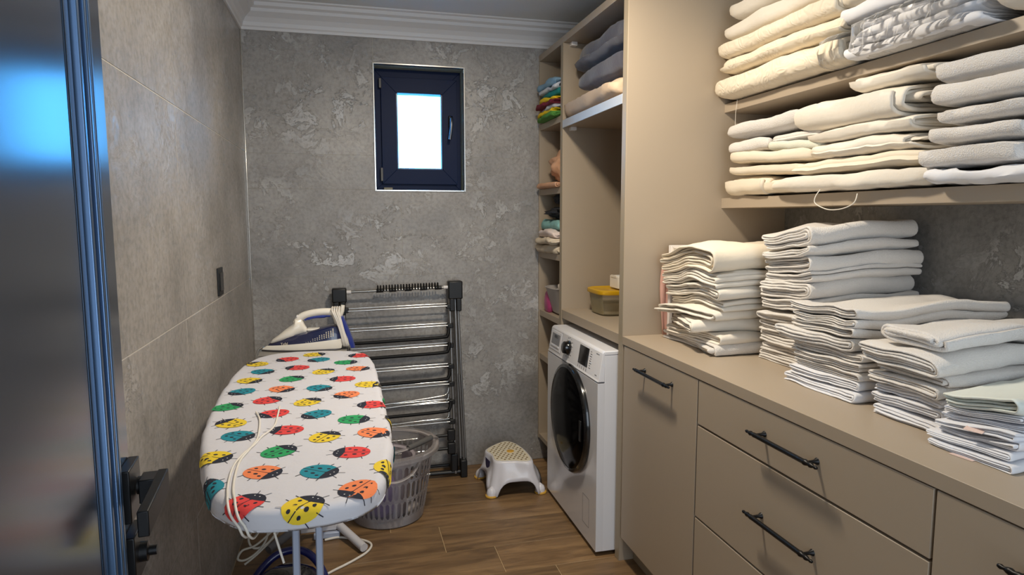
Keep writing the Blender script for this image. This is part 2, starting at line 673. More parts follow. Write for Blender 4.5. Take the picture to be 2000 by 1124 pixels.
dbox('door_leaf', -0.040, -0.001, 0.0, 0.82, 0.006, 2.12, M_DOOR, bev=0.001)
dbox('panel', -0.004, 0.0035, 0.134, 0.80, 0.02, 2.10, M_DOOR, bev=0.002)
for s0, s1, h in ((0.047, 0.055, 0.002), (0.057, 0.063, 0.005), (0.066, 0.078, 0.004), (0.082, 0.088, 0.008), (0.0915, 0.104, 0.005), (0.108, 0.114, 0.009), (0.118, 0.131, 0.004)):
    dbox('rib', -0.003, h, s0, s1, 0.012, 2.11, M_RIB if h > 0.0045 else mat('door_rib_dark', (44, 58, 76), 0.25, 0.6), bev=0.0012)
hdl = dbox('door_handle', -0.001, 0.009, 0.002, 0.048, 1.084, 1.137, M_BLACK, bev=0.0012)
tube('spindle', [(0.010, -0.020, 1.112), (0.030, -0.020, 1.112)], 0.009, M_BLACK, hdl, seg=14)
box('neck', (0.013, -0.034, 1.0975), (0.0295, -0.009, 1.1215), M_BLACK, hdl, bev=0.001)
M_LEV = mat('matt_black', (16, 16, 18), 0.5, spec=0.25)
bm = bmesh.new()
bm_box(bm, (0.0265, -0.112, 1.098), (0.036, -0.007, 1.122), 0.0012)
from_bm('lever', bm, M_LEV, hdl, smooth=True)
kr = dbox('lock_rose', -0.001, 0.009, -0.001, 0.045, 1.018, 1.068, M_BLACK, bev=0.0012)
revolve('thumb_turn', [(0.010, 0.008), (0.010, 0.016), (0.005, 0.017), (0.005, 0.024)], M_BLACK, kr, center=(0, -0.022, 1.043), axis='x', seg=16)

# black socket on the left wall
sk = thing('wall_socket', 'black rectangular socket plate fixed on the left tiled wall', 'socket', (XL, 2.626, 1.14))
box('plate', (0, -0.042, -0.052), (0.008, 0.042, 0.052), M_BLKPL, sk, bev=0.002)
box('socket_face', (0.006, -0.032, -0.034), (0.011, 0.032, 0.034), mat('socket_black', (12, 12, 13), 0.25), sk, bev=0.002)

# ------------------------------------------------------------------ cabinets
XF = 1.03
YD0, YD1 = 2.300, 2.338   # tall divider
pan = thing('tall_panel', 'tall taupe divider board between counter and washing machine', 'panel')
box('board', (XF, YD0, 0.0), (XR, YD1, 2.276), M_CAB, pan, bev=0.001)
box('front_edge', (XF - 0.002, YD0 + 0.001, 0.001), (XF, YD1 - 0.001, 2.2755), M_CABE, pan)

oc = thing('open_cabinet', 'tall open taupe cabinet with niches around the washing machine', 'cabinet')
box('side_panel', (XF, 3.041, 0.0), (XR, 3.075, 2.2078), M_CAB, oc, bev=0.001)
box('side_panel', (XF, 3.436, 0.13), (XR, YB - 0.001, 2.2078), M_CAB, oc, bev=0.001)
box('front_edge', (XF - 0.002, 3.0415, 0.001), (XF, 3.0745, 2.208), M_CABE, oc)
box('top_panel', (XF, YD1, 2.208), (XR, YB - 0.001, 2.24), M_CAB, oc, bev=0.001)
box('shelf', (XF, YD1, 1.812), (XR, 3.041, 1.838), M_CAB, oc, bev=0.001)
box('shelf', (XF, YD1, 0.880), (XR, 3.041, 0.922), M_CAB, oc, bev=0.001)
box('front_rail', (XF - 0.003, YD1, 1.808), (XF + 0.002, 3.041, 1.845), mat('light_edge_band', (190, 196, 205), 0.4), oc, bev=0.0008)
box('bracket', (XF + 0.03, 3.010, 1.795), (XF + 0.06, 3.041, 1.812), M_WHPL, oc, bev=0.002)
box('bracket', (XF + 0.03, 3.010, 2.190), (XF + 0.06, 3.041, 2.208), M_WHPL, oc, bev=0.002)
for z in (1.86, 1.513, 1.176, 0.852, 0.607):
    box('shelf', (XF + 0.004, 3.075, z - 0.016), (XR, 3.436, z + 0.016), M_CAB, oc, bev=0.001)
box('shelf', (XF + 0.004, 3.075, 0.13), (XR, 3.436, 0.155), M_CAB, oc)
box('back_panel', (XR - 0.012, YD1, 0.92), (XR, YB - 0.02, 2.208), M_CAB, oc)

wt = thing('worktop', 'long taupe worktop carrying the towel stacks', 'worktop')
box('board', (XF - 0.002, -0.9, 0.888), (XR, YD0, 0.920), M_CAB, wt, bev=0.001)


def bar_handle(parent, y0, y1, z):
    x = 1.0
    h = revolve('handle', [(0.0001, 0), (0.003, 0.001), (0.0045, 0.006), (0.003, 0.011), (0.0055, 0.017), (0.0065, 0.022), (0.0045, 0.028), (0.0065, 0.034), (0.0078, 0.04), (0.0062, 0.044),
                           (0.0062, y1 - y0 - 0.044), (0.0065, y1 - y0 - 0.04), (0.0065, y1 - y0 - 0.034), (0.0045, y1 - y0 - 0.028), (0.0065, y1 - y0 - 0.022), (0.0055, y1 - y0 - 0.017),
                           (0.003, y1 - y0 - 0.011), (0.0045, y1 - y0 - 0.006), (0.003, y1 - y0 - 0.001), (0.0001, y1 - y0)], M_BLACK, parent, center=(x, y0, z), axis='y', seg=14)
    for yy in (y0 + 0.037, y1 - 0.037):
        revolve('post', [(0.0045, 0), (0.004, 0.012), (0.0045, 0.022), (0.0085, 0.030)], M_BLACK, h, center=(x, yy, z), axis='x', seg=12)
    return h


XD = 1.0305


def front(parent, name, y0, y1, z0, z1):
    return box(name, (XD - 0.0, y0 + 0.0015, z0 + 0.0015), (XD + 0.018, y1 - 0.0015, z1 - 0.0015), M_CAB, parent, bev=0.001)


def carcass(parent, y0, y1):
    boxes('body', [((XD + 0.019, y0 + 0.002, 0.10), (XR - 0.01, y0 + 0.018, 0.886)), ((XD + 0.019, y1 - 0.018, 0.10), (XR - 0.01, y1 - 0.002, 0.886)),
                   ((XD + 0.0195, y0 + 0.002, 0.10), (XD + 0.024, y1 - 0.002, 0.886)), ((XR - 0.02, y0 + 0.02, 0.10), (XR - 0.012, y1 - 0.02, 0.886))], M_CABD, parent)
    box('plinth', (XD + 0.06, y0, 0.0), (XD + 0.078, y1, 0.10), M_CABE, parent)


c1 = thing('base_cabinet', 'taupe base cabinet with one tall door beside the washing machine', 'cabinet')
carcass(c1, 1.742, 2.298)
d1 = front(c1, 'door', 1.742, 2.290, 0.104, 0.886)
bar_handle(d1, 1.865, 2.14, 0.829)
c2 = thing('base_cabinet', 'taupe base cabinet with three wide stacked drawers', 'cabinet')
carcass(c2, 0.914, 1.738)
for (z0, z1, hz) in ((0.747, 0.886, 0.823), (0.452, 0.743, 0.603), (0.104, 0.448, 0.32)):
    d_ = front(c2, 'drawer', 0.914, 1.738, z0, z1)
    bar_handle(d_, 1.18, 1.447, hz)
c3 = thing('base_cabinet', 'taupe base cabinet nearest the viewer at the lower right edge', 'cabinet')
carcass(c3, -0.1, 0.910)
d_ = front(c3, 'drawer', -0.1, 0.910, 0.452, 0.886)
bar_handle(d_, 0.50, 0.766, 0.823 - 0.0)
d_ = front(c3, 'drawer', -0.1, 0.910, 0.104, 0.448)

sh1 = thing('wall_shelf', 'upper taupe wall shelf carrying rolled bed linen', 'shelf')
XS = 1.440
box('board', (XS, -0.3, 1.782), (XR, YD0, 1.815), M_CAB, sh1, bev=0.001)
sh2 = thing('wall_shelf', 'middle taupe wall shelf carrying white linen and towels', 'shelf')
box('board', (XS, -0.3, 1.414), (XR, YD0, 1.453), M_CAB, sh2, bev=0.001)

# white tray standing on edge behind the first towel stack, with a pink cloth
tr = thing('white_tray', 'white board with raised rim standing behind the leftmost counter stack', 'board', (1.20, 2.262, 0.92))
box('sheet', (0, 0, 0), (0.44, 0.008, 0.352), M_WHPL, tr, bev=0.002)
rect_frame('rim', 0.0, 0.44, 0.0, 0.352, 0.012, -0.012, 0.0, M_WHPL, tr)

# ------------------------------------------------------------------ washing machine
wm = thing('washing_machine', 'white front-loading washing machine with a big black door', 'washing machine')
WY0, WY1 = 2.352, 3.008
WX = 0.949
for _lo, _hi in [((WX + 0.05, WY0 + 0.04, 0.0), (WX + 0.10, WY0 + 0.09, 0.022)), ((WX + 0.05, WY1 - 0.09, 0.0), (WX + 0.10, WY1 - 0.04, 0.022)),
               ((WX + 0.45, WY0 + 0.04, 0.0), (WX + 0.50, WY0 + 0.09, 0.022)), ((WX + 0.45, WY1 - 0.09, 0.0), (WX + 0.50, WY1 - 0.04, 0.022))]:
    box('foot', _lo, _hi, M_BLKPL, wm)
box('body', (WX + 0.030, WY0, 0.020), (WX + 0.58, WY1, 0.834), M_WHITE, wm, bev=0.001)
# front plate with a round opening
bm = bmesh.new()
cy, cz, rr = 2.665, 0.492, 0.236
N = 48
o_ = []
for k in range(N):
    a = 2 * PI * (k + 0.5) / N
    c, s = math.cos(a), math.sin(a)
    hx, hz = (WY1 - WY0) / 2, 0
    yy, zz = c, s
    # project on rectangle
    top, bot = 0.722 - cz, cz - 0.021
    t = min((WY1 - cy) / c if c > 0 else 1e9, (cy - WY0) / -c if c < 0 else 1e9, top / s if s > 0 else 1e9, bot / -s if s < 0 else 1e9)
    o_.append(((cy + c * t, cz + s * t), (cy + c * (rr - 0.008), cz + s * (rr - 0.008))))
M_WFRONT = mat('white_enamel_gloss', (222, 222, 226), 0.16, coat=0.3)
for (yy_, zz_) in ((WY0, 0.021), (WY1, 0.021), (WY1, 0.722), (WY0, 0.722)):
    kk = min(range(N), key=lambda i: (o_[i][0][0] - yy_) ** 2 + (o_[i][0][1] - zz_) ** 2)
    o_[kk] = ((yy_, zz_), o_[kk][1])
vo = [bm.verts.new((WX, a[0], a[1])) for a, b in o_]
vi = [bm.verts.new((WX, b[0], b[1])) for a, b in o_]
vob = [bm.verts.new((WX + 0.031, a[0], a[1])) for a, b in o_]
vib = [bm.verts.new((WX + 0.031, b[0], b[1])) for a, b in o_]
for k in range(N):
    k2 = (k + 1) % N
    bm.faces.new((vo[k], vo[k2], vi[k2], vi[k]))
    bm.faces.new((vo[k2], vo[k], vob[k], vob[k2]))
    bm.faces.new((vi[k], vi[k2], vib[k2], vib[k]))
bmesh.ops.recalc_face_normals(bm, faces=bm.faces)
from_bm('front_panel', bm, M_WFRONT, wm)
# corners of the front plate rectangle
fpv = [(WX + 0.0005, y, z) for y, z in ((WY0, 0.021), (WY1, 0.021), (WY1, 0.722), (WY0, 0.722))]
# sloping control panel
extrude_y('control_panel', [(WX, 0.728), (WX + 0.004, 0.735), (WX + 0.021, 0.842), (WX + 0.026, 0.848), (WX + 0.0295, 0.850), (WX + 0.0295, 0.728)], WY0, WY1, M_WHITE, wm, bev=0.0012)
box('top_lid', (WX + 0.028, WY0 - 0.001, 0.834), (WX + 0.58, WY1 + 0.001, 0.852), M_WHITE, wm, bev=0.004)
gd = revolve('door', [(rr + 0.006, -0.001), (rr + 0.007, -0.010), (rr + 0.001, -0.019), (rr - 0.012, -0.022), (rr - 0.014, -0.019)], mat('door_ring_black', (14, 14, 15), 0.18, coat=0.5), wm, center=(WX, cy, cz), axis='x', seg=56, cap=False)
revolve('glass', [(rr - 0.010, -0.019), (rr - 0.03, -0.026), (rr - 0.08, -0.034), (rr - 0.14, -0.038), (0.03, -0.040), (0.0005, -0.040)], mat('dark_door_glass', (4, 4, 5), 0.12, spec=0.05), gd, center=(WX, cy, cz), axis='x', seg=56)
box('latch', (WX - 0.030, cy - rr + 0.035, cz - 0.045), (WX - 0.020, cy - rr + 0.055, cz + 0.045), M_BLKPL, gd, bev=0.003)
sl = math.atan2(0.017, 0.107)


def on_panel(y, h, out=0.0):
    """point on the sloping control panel, h = 0 (foot) .. 1 (top)"""
    return (WX + 0.004 + 0.017 * h - out * math.cos(sl), y, 0.735 + 0.107 * h + out * math.sin(sl))


def panel_plate(name, y0, y1, h0, h1, m, parent, out=0.001, thick=0.003):
    v = []
    for o2 in (out, out - thick):
        for (y, h) in ((y0, h0), (y1, h0), (y1, h1), (y0, h1)):
            v.append(on_panel(y, h, o2))
    o = mesh(name, v, [(0, 1, 2, 3), (7, 6, 5, 4), (0, 4, 5, 1), (1, 5, 6, 2), (2, 6, 7, 3), (3, 7, 4, 0)], m, parent)
    return fix_normals(o)


dr = panel_plate('detergent_drawer', 2.845, 2.992, 0.10, 0.92, M_WHITE, wm, 0.002)
panel_plate('drawer_grip', 2.862, 2.976, 0.30, 0.82, mat('silver_recess', (150, 152, 158), 0.25, 0.4), dr, 0.0028, 0.002)
panel_plate('drawer_lip', 2.862, 2.976, 0.26, 0.33, M_WHITE, dr, 0.006, 0.006)
panel_plate('seam', 2.838, 2.840, 0.0, 1.0, mat('seam_grey', (120, 120, 124), 0.5), wm, 0.0006, 0.002)
M_PRINT = mat('panel_print', (70, 72, 78), 0.5)
prot = (PI / 2 - sl, 0, -PI / 2)
kp = Vector(on_panel(2.735, 0.53, 0.0))
kn = Vector((-math.cos(sl), 0, math.sin(sl)))
ka, kc = Vector((0, 1, 0)), kn.cross(Vector((0, 1, 0)))
rings = []
for r_k, h in ((0.033, 0.0), (0.033, 0.006), (0.029, 0.010), (0.027, 0.026), (0.023, 0.029), (0.0005, 0.0295)):
    rings.append([kp + kn * h + ka * (r_k * math.cos(2 * PI * k / 28)) + kc * (r_k * math.sin(2 * PI * k / 28)) for k in range(28)])
knob = loft('program_knob', rings, mat('knob_black', (12, 12, 13), 0.15, coat=0.6), wm)
tick = []
for k in range(14):
    a = 2 * PI * (k + 0.5) / 14
    c0 = kp + kn * 0.0006 + ka * (0.043 * math.cos(a)) + kc * (0.046 * math.sin(a))
    tick.append(c0)
v, f = [], []
for k, c0 in enumerate(tick):
    wv = 0.0035 + 0.002 * (k % 3)
    b0 = len(v)
    v += [c0 + ka * wv + kc * 0.0012, c0 - ka * wv + kc * 0.0012, c0 - ka * wv - kc * 0.0012, c0 + ka * wv - kc * 0.0012]
    f.append((b0, b0 + 1, b0 + 2, b0 + 3))
tag(mesh('dial_marks', v, f, M_PRINT, wm), None, None, None, 'stuff')
disp = panel_plate('display', 2.492, 2.600, 0.20, 0.93, mat('display_black', (8, 8, 9), 0.08, coat=1.0), wm, 0.0014)
v, f = [], []
for i in range(8):
    for j, hh in enumerate((0.0,)):
        h0 = 0.86 - 0.09 * i
        c0 = Vector(on_panel(2.468 - 0.003 * (i % 2), h0, 0.0006))
        b0 = len(v)
        wv = 0.006 + 0.003 * (i % 3)
        v += [c0 + ka * wv + kc * 0.0012, c0 - ka * wv + kc * 0.0012, c0 - ka * wv - kc * 0.0012, c0 + ka * wv - kc * 0.0012]
        f.append((b0, b0 + 1, b0 + 2, b0 + 3))
for yy_, hh_ in ((2.41, 0.90), (2.40, 0.90), (2.388, 0.90), (2.395, 0.12), (2.385, 0.12)):
    c0 = Vector(on_panel(yy_, hh_, 0.0006))
    b0 = len(v)
    v += [c0 + ka * 0.004 + kc * 0.0016, c0 - ka * 0.004 + kc * 0.0016, c0 - ka * 0.004 - kc * 0.0016, c0 + ka * 0.004 - kc * 0.0016]
    f.append((b0, b0 + 1, b0 + 2, b0 + 3))
for i in range(5):
    for q in range(3):
        c0 = Vector(on_panel(2.595 - 0.024 * i, 0.13 - 0.04 * q, 0.0006))
        b0 = len(v)
        wv = 0.004
        v += [c0 + ka * wv + kc * 0.0010, c0 - ka * wv + kc * 0.0010, c0 - ka * wv - kc * 0.0010, c0 + ka * wv - kc * 0.0010]
        f.append((b0, b0 + 1, b0 + 2, b0 + 3))
tag(mesh('panel_marks', v, f, M_PRINT, wm), None, None, None, 'stuff')
text_geo('logo', 'BEKO', 0.020, M_PRINT, dr, Vector(on_panel(2.915, 0.70, 0.0042)), prot)
rect_frame('filter_flap', 0, 0.075, 0, 0.125, 0.0015, 0, 0.0015, mat('seam_grey', (120, 120, 124), 0.5), wm).location = (0, 0, 0)
ff = [o for o in wm.children if o.name.startswith('filter_flap')][0]
ff.rotation_euler = (0, 0, -PI / 2)
ff.location = (WX - 0.0006, 2.505, 0.085)

# ------------------------------------------------------------------ cloth generator
M_TOWEL = mat('white_terry', (232, 227, 221), 0.95, bump=1.0, bscale=420, sheen=0.3, bdist=0.0025)
M_TOWEL_G = mat('greyish_terry', (226, 222, 218), 0.95, bump=0.7, bscale=330, sheen=0.3, bdist=0.004)
M_LINEN = mat('white_linen', (231, 224, 212), 0.9, bump=0.35, bscale=70, bdist=0.003)
M_LINEN_C = mat('cream_linen', (232, 221, 202), 0.9, bump=0.3, bscale=60, bdist=0.003)
M_SHEET = mat('cool_white_sheet', (228, 229, 234), 0.85, bump=0.3, bscale=60, bdist=0.003)


def jacquard(name, col):
    m = mat(name, col, 0.85)
    nt = m.node_tree
    if any(n.type == 'BUMP' for n in nt.nodes):
        return m
    g_ = nt.nodes.new('ShaderNodeNewGeometry')
    wv = nt.nodes.new('ShaderNodeTexNoise')
    wv.inputs['Scale'].default_value = 10
    wv.inputs['Distortion'].default_value = 2.2
    wv.inputs['Detail'].default_value = 1
    nt.links.new(g_.outputs['Position'], wv.inputs['Vector'])
    wa = nt.nodes.new('ShaderNodeMath')
    wa.operation = 'MULTIPLY'
    wa.inputs[1].default_value = 26
    nt.links.new(wv.outputs['Fac'], wa.inputs[0])
    si = nt.nodes.new('ShaderNodeMath')
    si.operation = 'SINE'
    nt.links.new(wa.outputs[0], si.inputs[0])
    bp = nt.nodes.new('ShaderNodeBump')
    bp.inputs['Strength'].default_value = 0.3
    bp.inputs['Distance'].default_value = 0.0025
    nt.links.new(si.outputs[0], bp.inputs['Height'])
    nt.links.new(bp.outputs[0], nt.nodes['Principled BSDF'].inputs['Normal'])
    return m


M_JAC = jacquard('cream_jacquard', (234, 223, 203))


def section(kind, W, T, n, rnd):
    """centre line (a, b) of folded cloth; the closed fold sits at a = 0"""
    pts = []
    t = T / n

    def arc(ca, cb, r, a0, a1, k):
        for i in range(k + 1):
            a = a0 + (a1 - a0) * i / k
            pts.append((ca + r * math.cos(a), cb + r * math.sin(a)))

    def line(a0, a1, b, step=0.022):
        k = max(2, int(abs(a1 - a0) / step))
        for i in range(1, k):
            pts.append((a0 + (a1 - a0) * i / k, b))

    if kind == 'Z':
        side = 1
        ends = [(rnd.uniform(0, 0.03) * W, W - rnd.uniform(0, 0.06) * W) for _ in range(n)]
        pts.append((ends[0][1], t / 2))
        for i in range(n):
            b = t * (i + 0.5)
            lo, hi = ends[i]
            if i % 2 == 0:
                line(hi, lo + t, b)
                if i < n - 1:
                    arc(lo + t, b + t / 2, t / 2, -PI / 2, -3 * PI / 2, 5)
                    ends[i + 1] = (lo, ends[i + 1][1])
                else:
                    pts.append((lo, b))
            else:
                line(lo + t, hi - t, b)
                if i < n - 1:
                    arc(hi - t, b + t / 2, t / 2, -PI / 2, PI / 2, 5)
                    ends[i + 1] = (ends[i + 1][0], hi)
                else:
                    pts.append((hi, b))
    elif kind == 'U':
        m = n // 2
        # m nested U turns at a = 0, joined in pairs at the far side
        order = []
        lo_first = True
        for k in range(m):
            R_ = T / 2 - t * (k + 0.5)
            off = T / 2
            seg = []
            e1 = W - rnd.uniform(0.0, 0.05) * W - t
            e2 = W - rnd.uniform(0.0, 0.05) * W - t
            seg.append(('L', e1, R_))
            order.append((R_, e1, e2))
        down = True
        for k, (R_, e1, e2) in enumerate(order):
            d = -1 if down else 1
            st = pts[-1][0] if pts and k else e1
            if k == 0:
                pts.append((e1, T / 2 + d * R_))
            line(pts[-1][0], T / 2, T / 2 + d * R_)
            kk = 8
            for i in range(kk + 1):
                a = (PI / 2) * d + (PI if d < 0 else PI) * 0
                an = -PI / 2 * (-d) if False else None
            a0 = -PI / 2 if d < 0 else PI / 2
            a1 = -3 * PI / 2 if d < 0 else 3 * PI / 2
            arc(T / 2, T / 2, R_, a0, a1, kk)
            line(T / 2, e2, T / 2 - d * R_)
            if k < m - 1:
                # small turn inward at the far side
                Rn = order[k + 1][0]
                cb = T / 2 - d * (R_ + Rn) / 2
                r = (R_ - Rn) / 2
                if d < 0:
                    arc(e2, cb, r, PI / 2, -PI / 2, 5)
                else:
                    arc(e2, cb, r, -PI / 2, PI / 2, 5)
                down = not down
            else:
                pts.append((e2, T / 2 - d * R_))
    else:  # 'S' flattened spiral
        turns = n / 2
        K = int(turns * 30)
        ph = rnd.uniform(0, 0.6)
        for i in range(K + 1):
            th = PI * 0.85 + ph + 2 * PI * turns * i / K
            s = t * (i / K * turns) * 0.98 + t / 2
            A, B = max(W / 2 - s, t), max(T / 2 - s, t * 0.3)
            c, sn = math.cos(th), math.sin(th)
            ex = 2 / 4.0
            # stadium: keep ends round, the rest flat
            flat = max(A - B, 0)
            if abs(c) < 0.999:
                pass
            a = (abs(c) ** ex) * (1 if c > 0 else -1) * A
            b = (abs(sn) ** ex) * (1 if sn > 0 else -1) * B
            pts.append((W / 2 + a, T / 2 + b))
    return pts


def cloth_arrays(kind, W, L, T, n, seed, axis, rag=0.007, wob=0.008, taper=0.0, tcol=0.90, nu=18, crown=0.04, droop=0.004, sag=0.0, wr=0.0024, shear=0.0, thick=None, taper0=None, fat=0.0, ep=14, lean=0.0, warp=None, jit=0.22):
    """axis 'x': layers show on the -x end, closed fold towards -y.  axis 'y': layers show on the -y end, closed fold towards -x."""
    rnd = random.Random(seed)
    cl = section(kind, W, T, n, rnd)
    t = (T / n) * tcol if thick is None else thick
    m = len(cl)
    cl = [(a, b + jit * (T / n) * noise.noise(Vector((a * 22, b * 160, seed * 1.3)))) for a, b in cl]
    Lp, Rp = [], []
    for i, (a, b) in enumerate(cl):
        a0, b0 = cl[max(i - 1, 0)]
        a1, b1 = cl[min(i + 1, m - 1)]
        ta, tb = a1 - a0, b1 - b0
        l = math.hypot(ta, tb) or 1
        na, nb = -tb / l, ta / l
        h = t / 2
        Lp.append((a + na * h, b + nb * h))
        Rp.append((a - na * h, b - nb * h))
    verts = []
    sv = seed * 3.17
    us = []
    for iu in range(nu + 1):
        uu = iu / nu
        # more slices near the ends
        u_ = 0.5 - 0.5 * math.cos(PI * uu)
        us.append((0.25 * uu + 0.75 * u_, 1.0))
    e1, e2 = 0.0022 / L, 0.0055 / L
    us = [(0.0, 0.35), (e1, 0.8), (e2, 1.0)] + us[1:-1] + [(1 - e2, 1.0), (1 - e1, 0.8), (1.0, 0.35)]
    nu = len(us) - 1
    for iu in range(nu + 1):
        u_, hs = us[iu]
        edge = 2 * abs(u_ - 0.5)
        rd = 1 - math.sqrt(max(0.0, 1 - edge ** ep))
        tp = taper if (u_ > 0.5 or taper0 is None) else taper0
        sc = 1 - tp * rd
        fs = 1 + fat * noise.noise(Vector((u_ * L * 6, sv, 4.4)))
        for side in (Lp, Rp):
            for i, (a, b) in enumerate(side):
                a, b = cl[i][0] + (a - cl[i][0]) * hs, cl[i][1] + (b - cl[i][1]) * hs
                al = a
                bb = (b - T * 0.5) * sc + T * 0.5 if taper else b
                aa = (a - W * 0.5) * (1 - 0.25 * tp * rd) + W * 0.5
                x = u_ * L
                # ragged ends follow the path, not the side
                rg = noise.noise(Vector((i * 0.055, sv, 0 if u_ < 0.5 else 9))) * rag * 2
                x += rg * (edge ** 3)
                an = a / W
                dz = wob * noise.noise(Vector((x * 7 + sv, aa * 9, bb * 5))) * (0.35 + 0.65 * bb / T)
                dz += crown * T * (1 - (2 * an - 1) ** 2) * (bb / T) * (1 - edge ** 2)
                dz -= sag * (2 * abs(an - 0.5)) ** 3 * (bb / T)
                dz -= droop * max(0, 1 - u_ * 3.2) ** 2 * (0.4 + 0.6 * bb / T)
                da = wob * 1.3 * noise.noise(Vector((x * 6, sv + 5, bb * 14)))
                px, pa, pb = x + wr * 2 * noise.noise(Vector((x * 18, aa * 18, bb * 18 + sv))), aa + da + shear * (bb / T), bb + dz
                pb += wr * noise.noise(Vector((x * 26, aa * 26 + sv, bb * 22)))
                pa += wr * noise.noise(Vector((x * 24 + 9, aa * 20 + sv, bb * 30)))
                pb *= fs
                if lean:
                    pb *= 1 + lean * (0.5 - min(1, max(0, an)))
                if warp:
                    wx, wy, wz, wa = warp
                    zr = wz + pb
                    pb += wa * zr * noise.noise(Vector(((wx + px) * 4.5, (wy + pa) * 6.5, 3.3)))
                    px += 0.35 * wa * 0.1 * noise.noise(Vector((wx * 3, (wy + pa) * 8, zr * 14)))
                    pa += 0.35 * wa * 0.1 * noise.noise(Vector((9, (wx + px) * 6, zr * 16)))
                if b < T * 0.3 and (warp is None or warp[2] < 0.002):
                    pb = max(pb, 0.0003 + 0.12 * b)
                if axis == 'x':
                    verts.append((px, pa, pb))
                else:
                    verts.append((pa, px, pb))
    S = 2 * m
    faces = []
    for iu in range(nu):
        o0, o1 = iu * S, (iu + 1) * S
        for i in range(m - 1):
            faces.append((o0 + i, o0 + i + 1, o1 + i + 1, o1 + i))
            faces.append((o0 + m + i + 1, o0 + m + i, o1 + m + i, o1 + m + i + 1))
        faces.append((o0, o1, o1 + m, o0 + m))
        faces.append((o0 + m - 1, o0 + 2 * m - 1, o1 + 2 * m - 1, o1 + m - 1))
    for i in range(m - 1):
        faces.append((i + 1, i, m + i, m + i + 1))
        q = nu * S
        faces.append((q + i, q + i + 1, q + m + i + 1, q + m + i))
    if axis == 'y':
        faces = [f[::-1] for f in faces]
    return verts, faces


def cloth(name, label, cat, group, loc, W, L, T, kind, n, axis, m, seed, rot=0.0, tilt=(0, 0), **kw):
    v, f = cloth_arrays(kind, W, L, T, n, seed, axis, **kw)
    o = mesh(name, v, f, m, None, smooth=True, loc=loc)
    fix_normals(o)
    o.data.set_sharp_from_angle(angle=R(80))
    o.rotation_euler = (R(tilt[0]), R(tilt[1]), R(rot))
    tag(o, label, cat, group)
    return o


ORD = ['bottom', 'second from the bottom', 'third from the bottom', 'fourth from the bottom', 'fifth from the bottom', 'sixth from the bottom', 'seventh from the bottom',
       'eighth from the bottom', 'ninth from the bottom', 'tenth from the bottom', 'eleventh from the bottom']


def stack(group, where, base, rows, look, lean=0.0, wa=0.14):
    """rows bottom to top: (T, kind, n, W, L, dx, dy, rot, material, options)"""
    z = base[2]
    last = len(rows) - 1
    for i, (T, kind, n, W, L, dx, dy, rot, m, kw, txt) in enumerate(rows):
        pos = 'topmost' if i == last else ORD[i]
        zr = z - base[2]
        kw.setdefault('lean', lean)
        kw['warp'] = (base[0] + dx, base[1] + dy, zr, wa)
        z_at = base[2] + zr * (1 + lean / 2) + 0.0008
        th = -math.degrees(math.atan(lean * zr / W))
        cloth(kw.pop('nm', 'folded_towel'), '%s, %s in the %s' % (txt or look, pos.replace(' from the bottom', ' from below'), where), kw.pop('cat', 'towel'), group,
              (base[0] + dx, base[1] + dy, z_at), W, L, T, kind, n, 'x', m, seed=int(base[0] * 100 + base[1] * 1000) + i * 7, rot=rot, tilt=(th, 0), **kw)
        z += T * 0.985 + 0.0008
    return z


ZW = 0.920
# stack 1 (beside the tall panel)
stack('towels in the first counter stack', 'stack by the tall panel', (1.17, 1.865, ZW), [
    (0.036, 'U', 4, 0.40, 0.44, 0.00, 0.0, 0, M_TOWEL, dict(wob=0.008, rag=0.02), 'crumpled white folded cloth'),
    (0.032, 'U', 4, 0.34, 0.44, 0.02, 0.0, 5, M_LINEN, dict(wob=0.008, rag=0.02), None),
    (0.042, 'U', 6, 0.27, 0.44, -0.055, 0.07, -13, M_LINEN, dict(wob=0.006, rag=0.018), 'skewed white cloth'),
    (0.034, 'U', 4, 0.36, 0.42, -0.01, 0.01, 4, M_LINEN, dict(wob=0.006, rag=0.015), None),
    (0.034, 'Z', 4, 0.37, 0.42, 0.03, 0.0, 0, M_LINEN, dict(wob=0.006, rag=0.015), None),
    (0.042, 'U', 4, 0.38, 0.42, 0.005, 0.0, 1, M_LINEN, dict(wob=0.006, rag=0.012), None),
    (0.046, 'Z', 5, 0.40, 0.43, -0.01, 0.0, -1, M_LINEN, dict(wob=0.006, rag=0.012), None),
    (0.078, 'U', 8, 0.39, 0.44, -0.005, 0.0, 1, M_LINEN_C, dict(wob=0.008, rag=0.012, crown=0.05), 'thick cream-white folded cloth with a ribbed band'),
], 'white linen cloth', lean=0.05, wa=0.12)
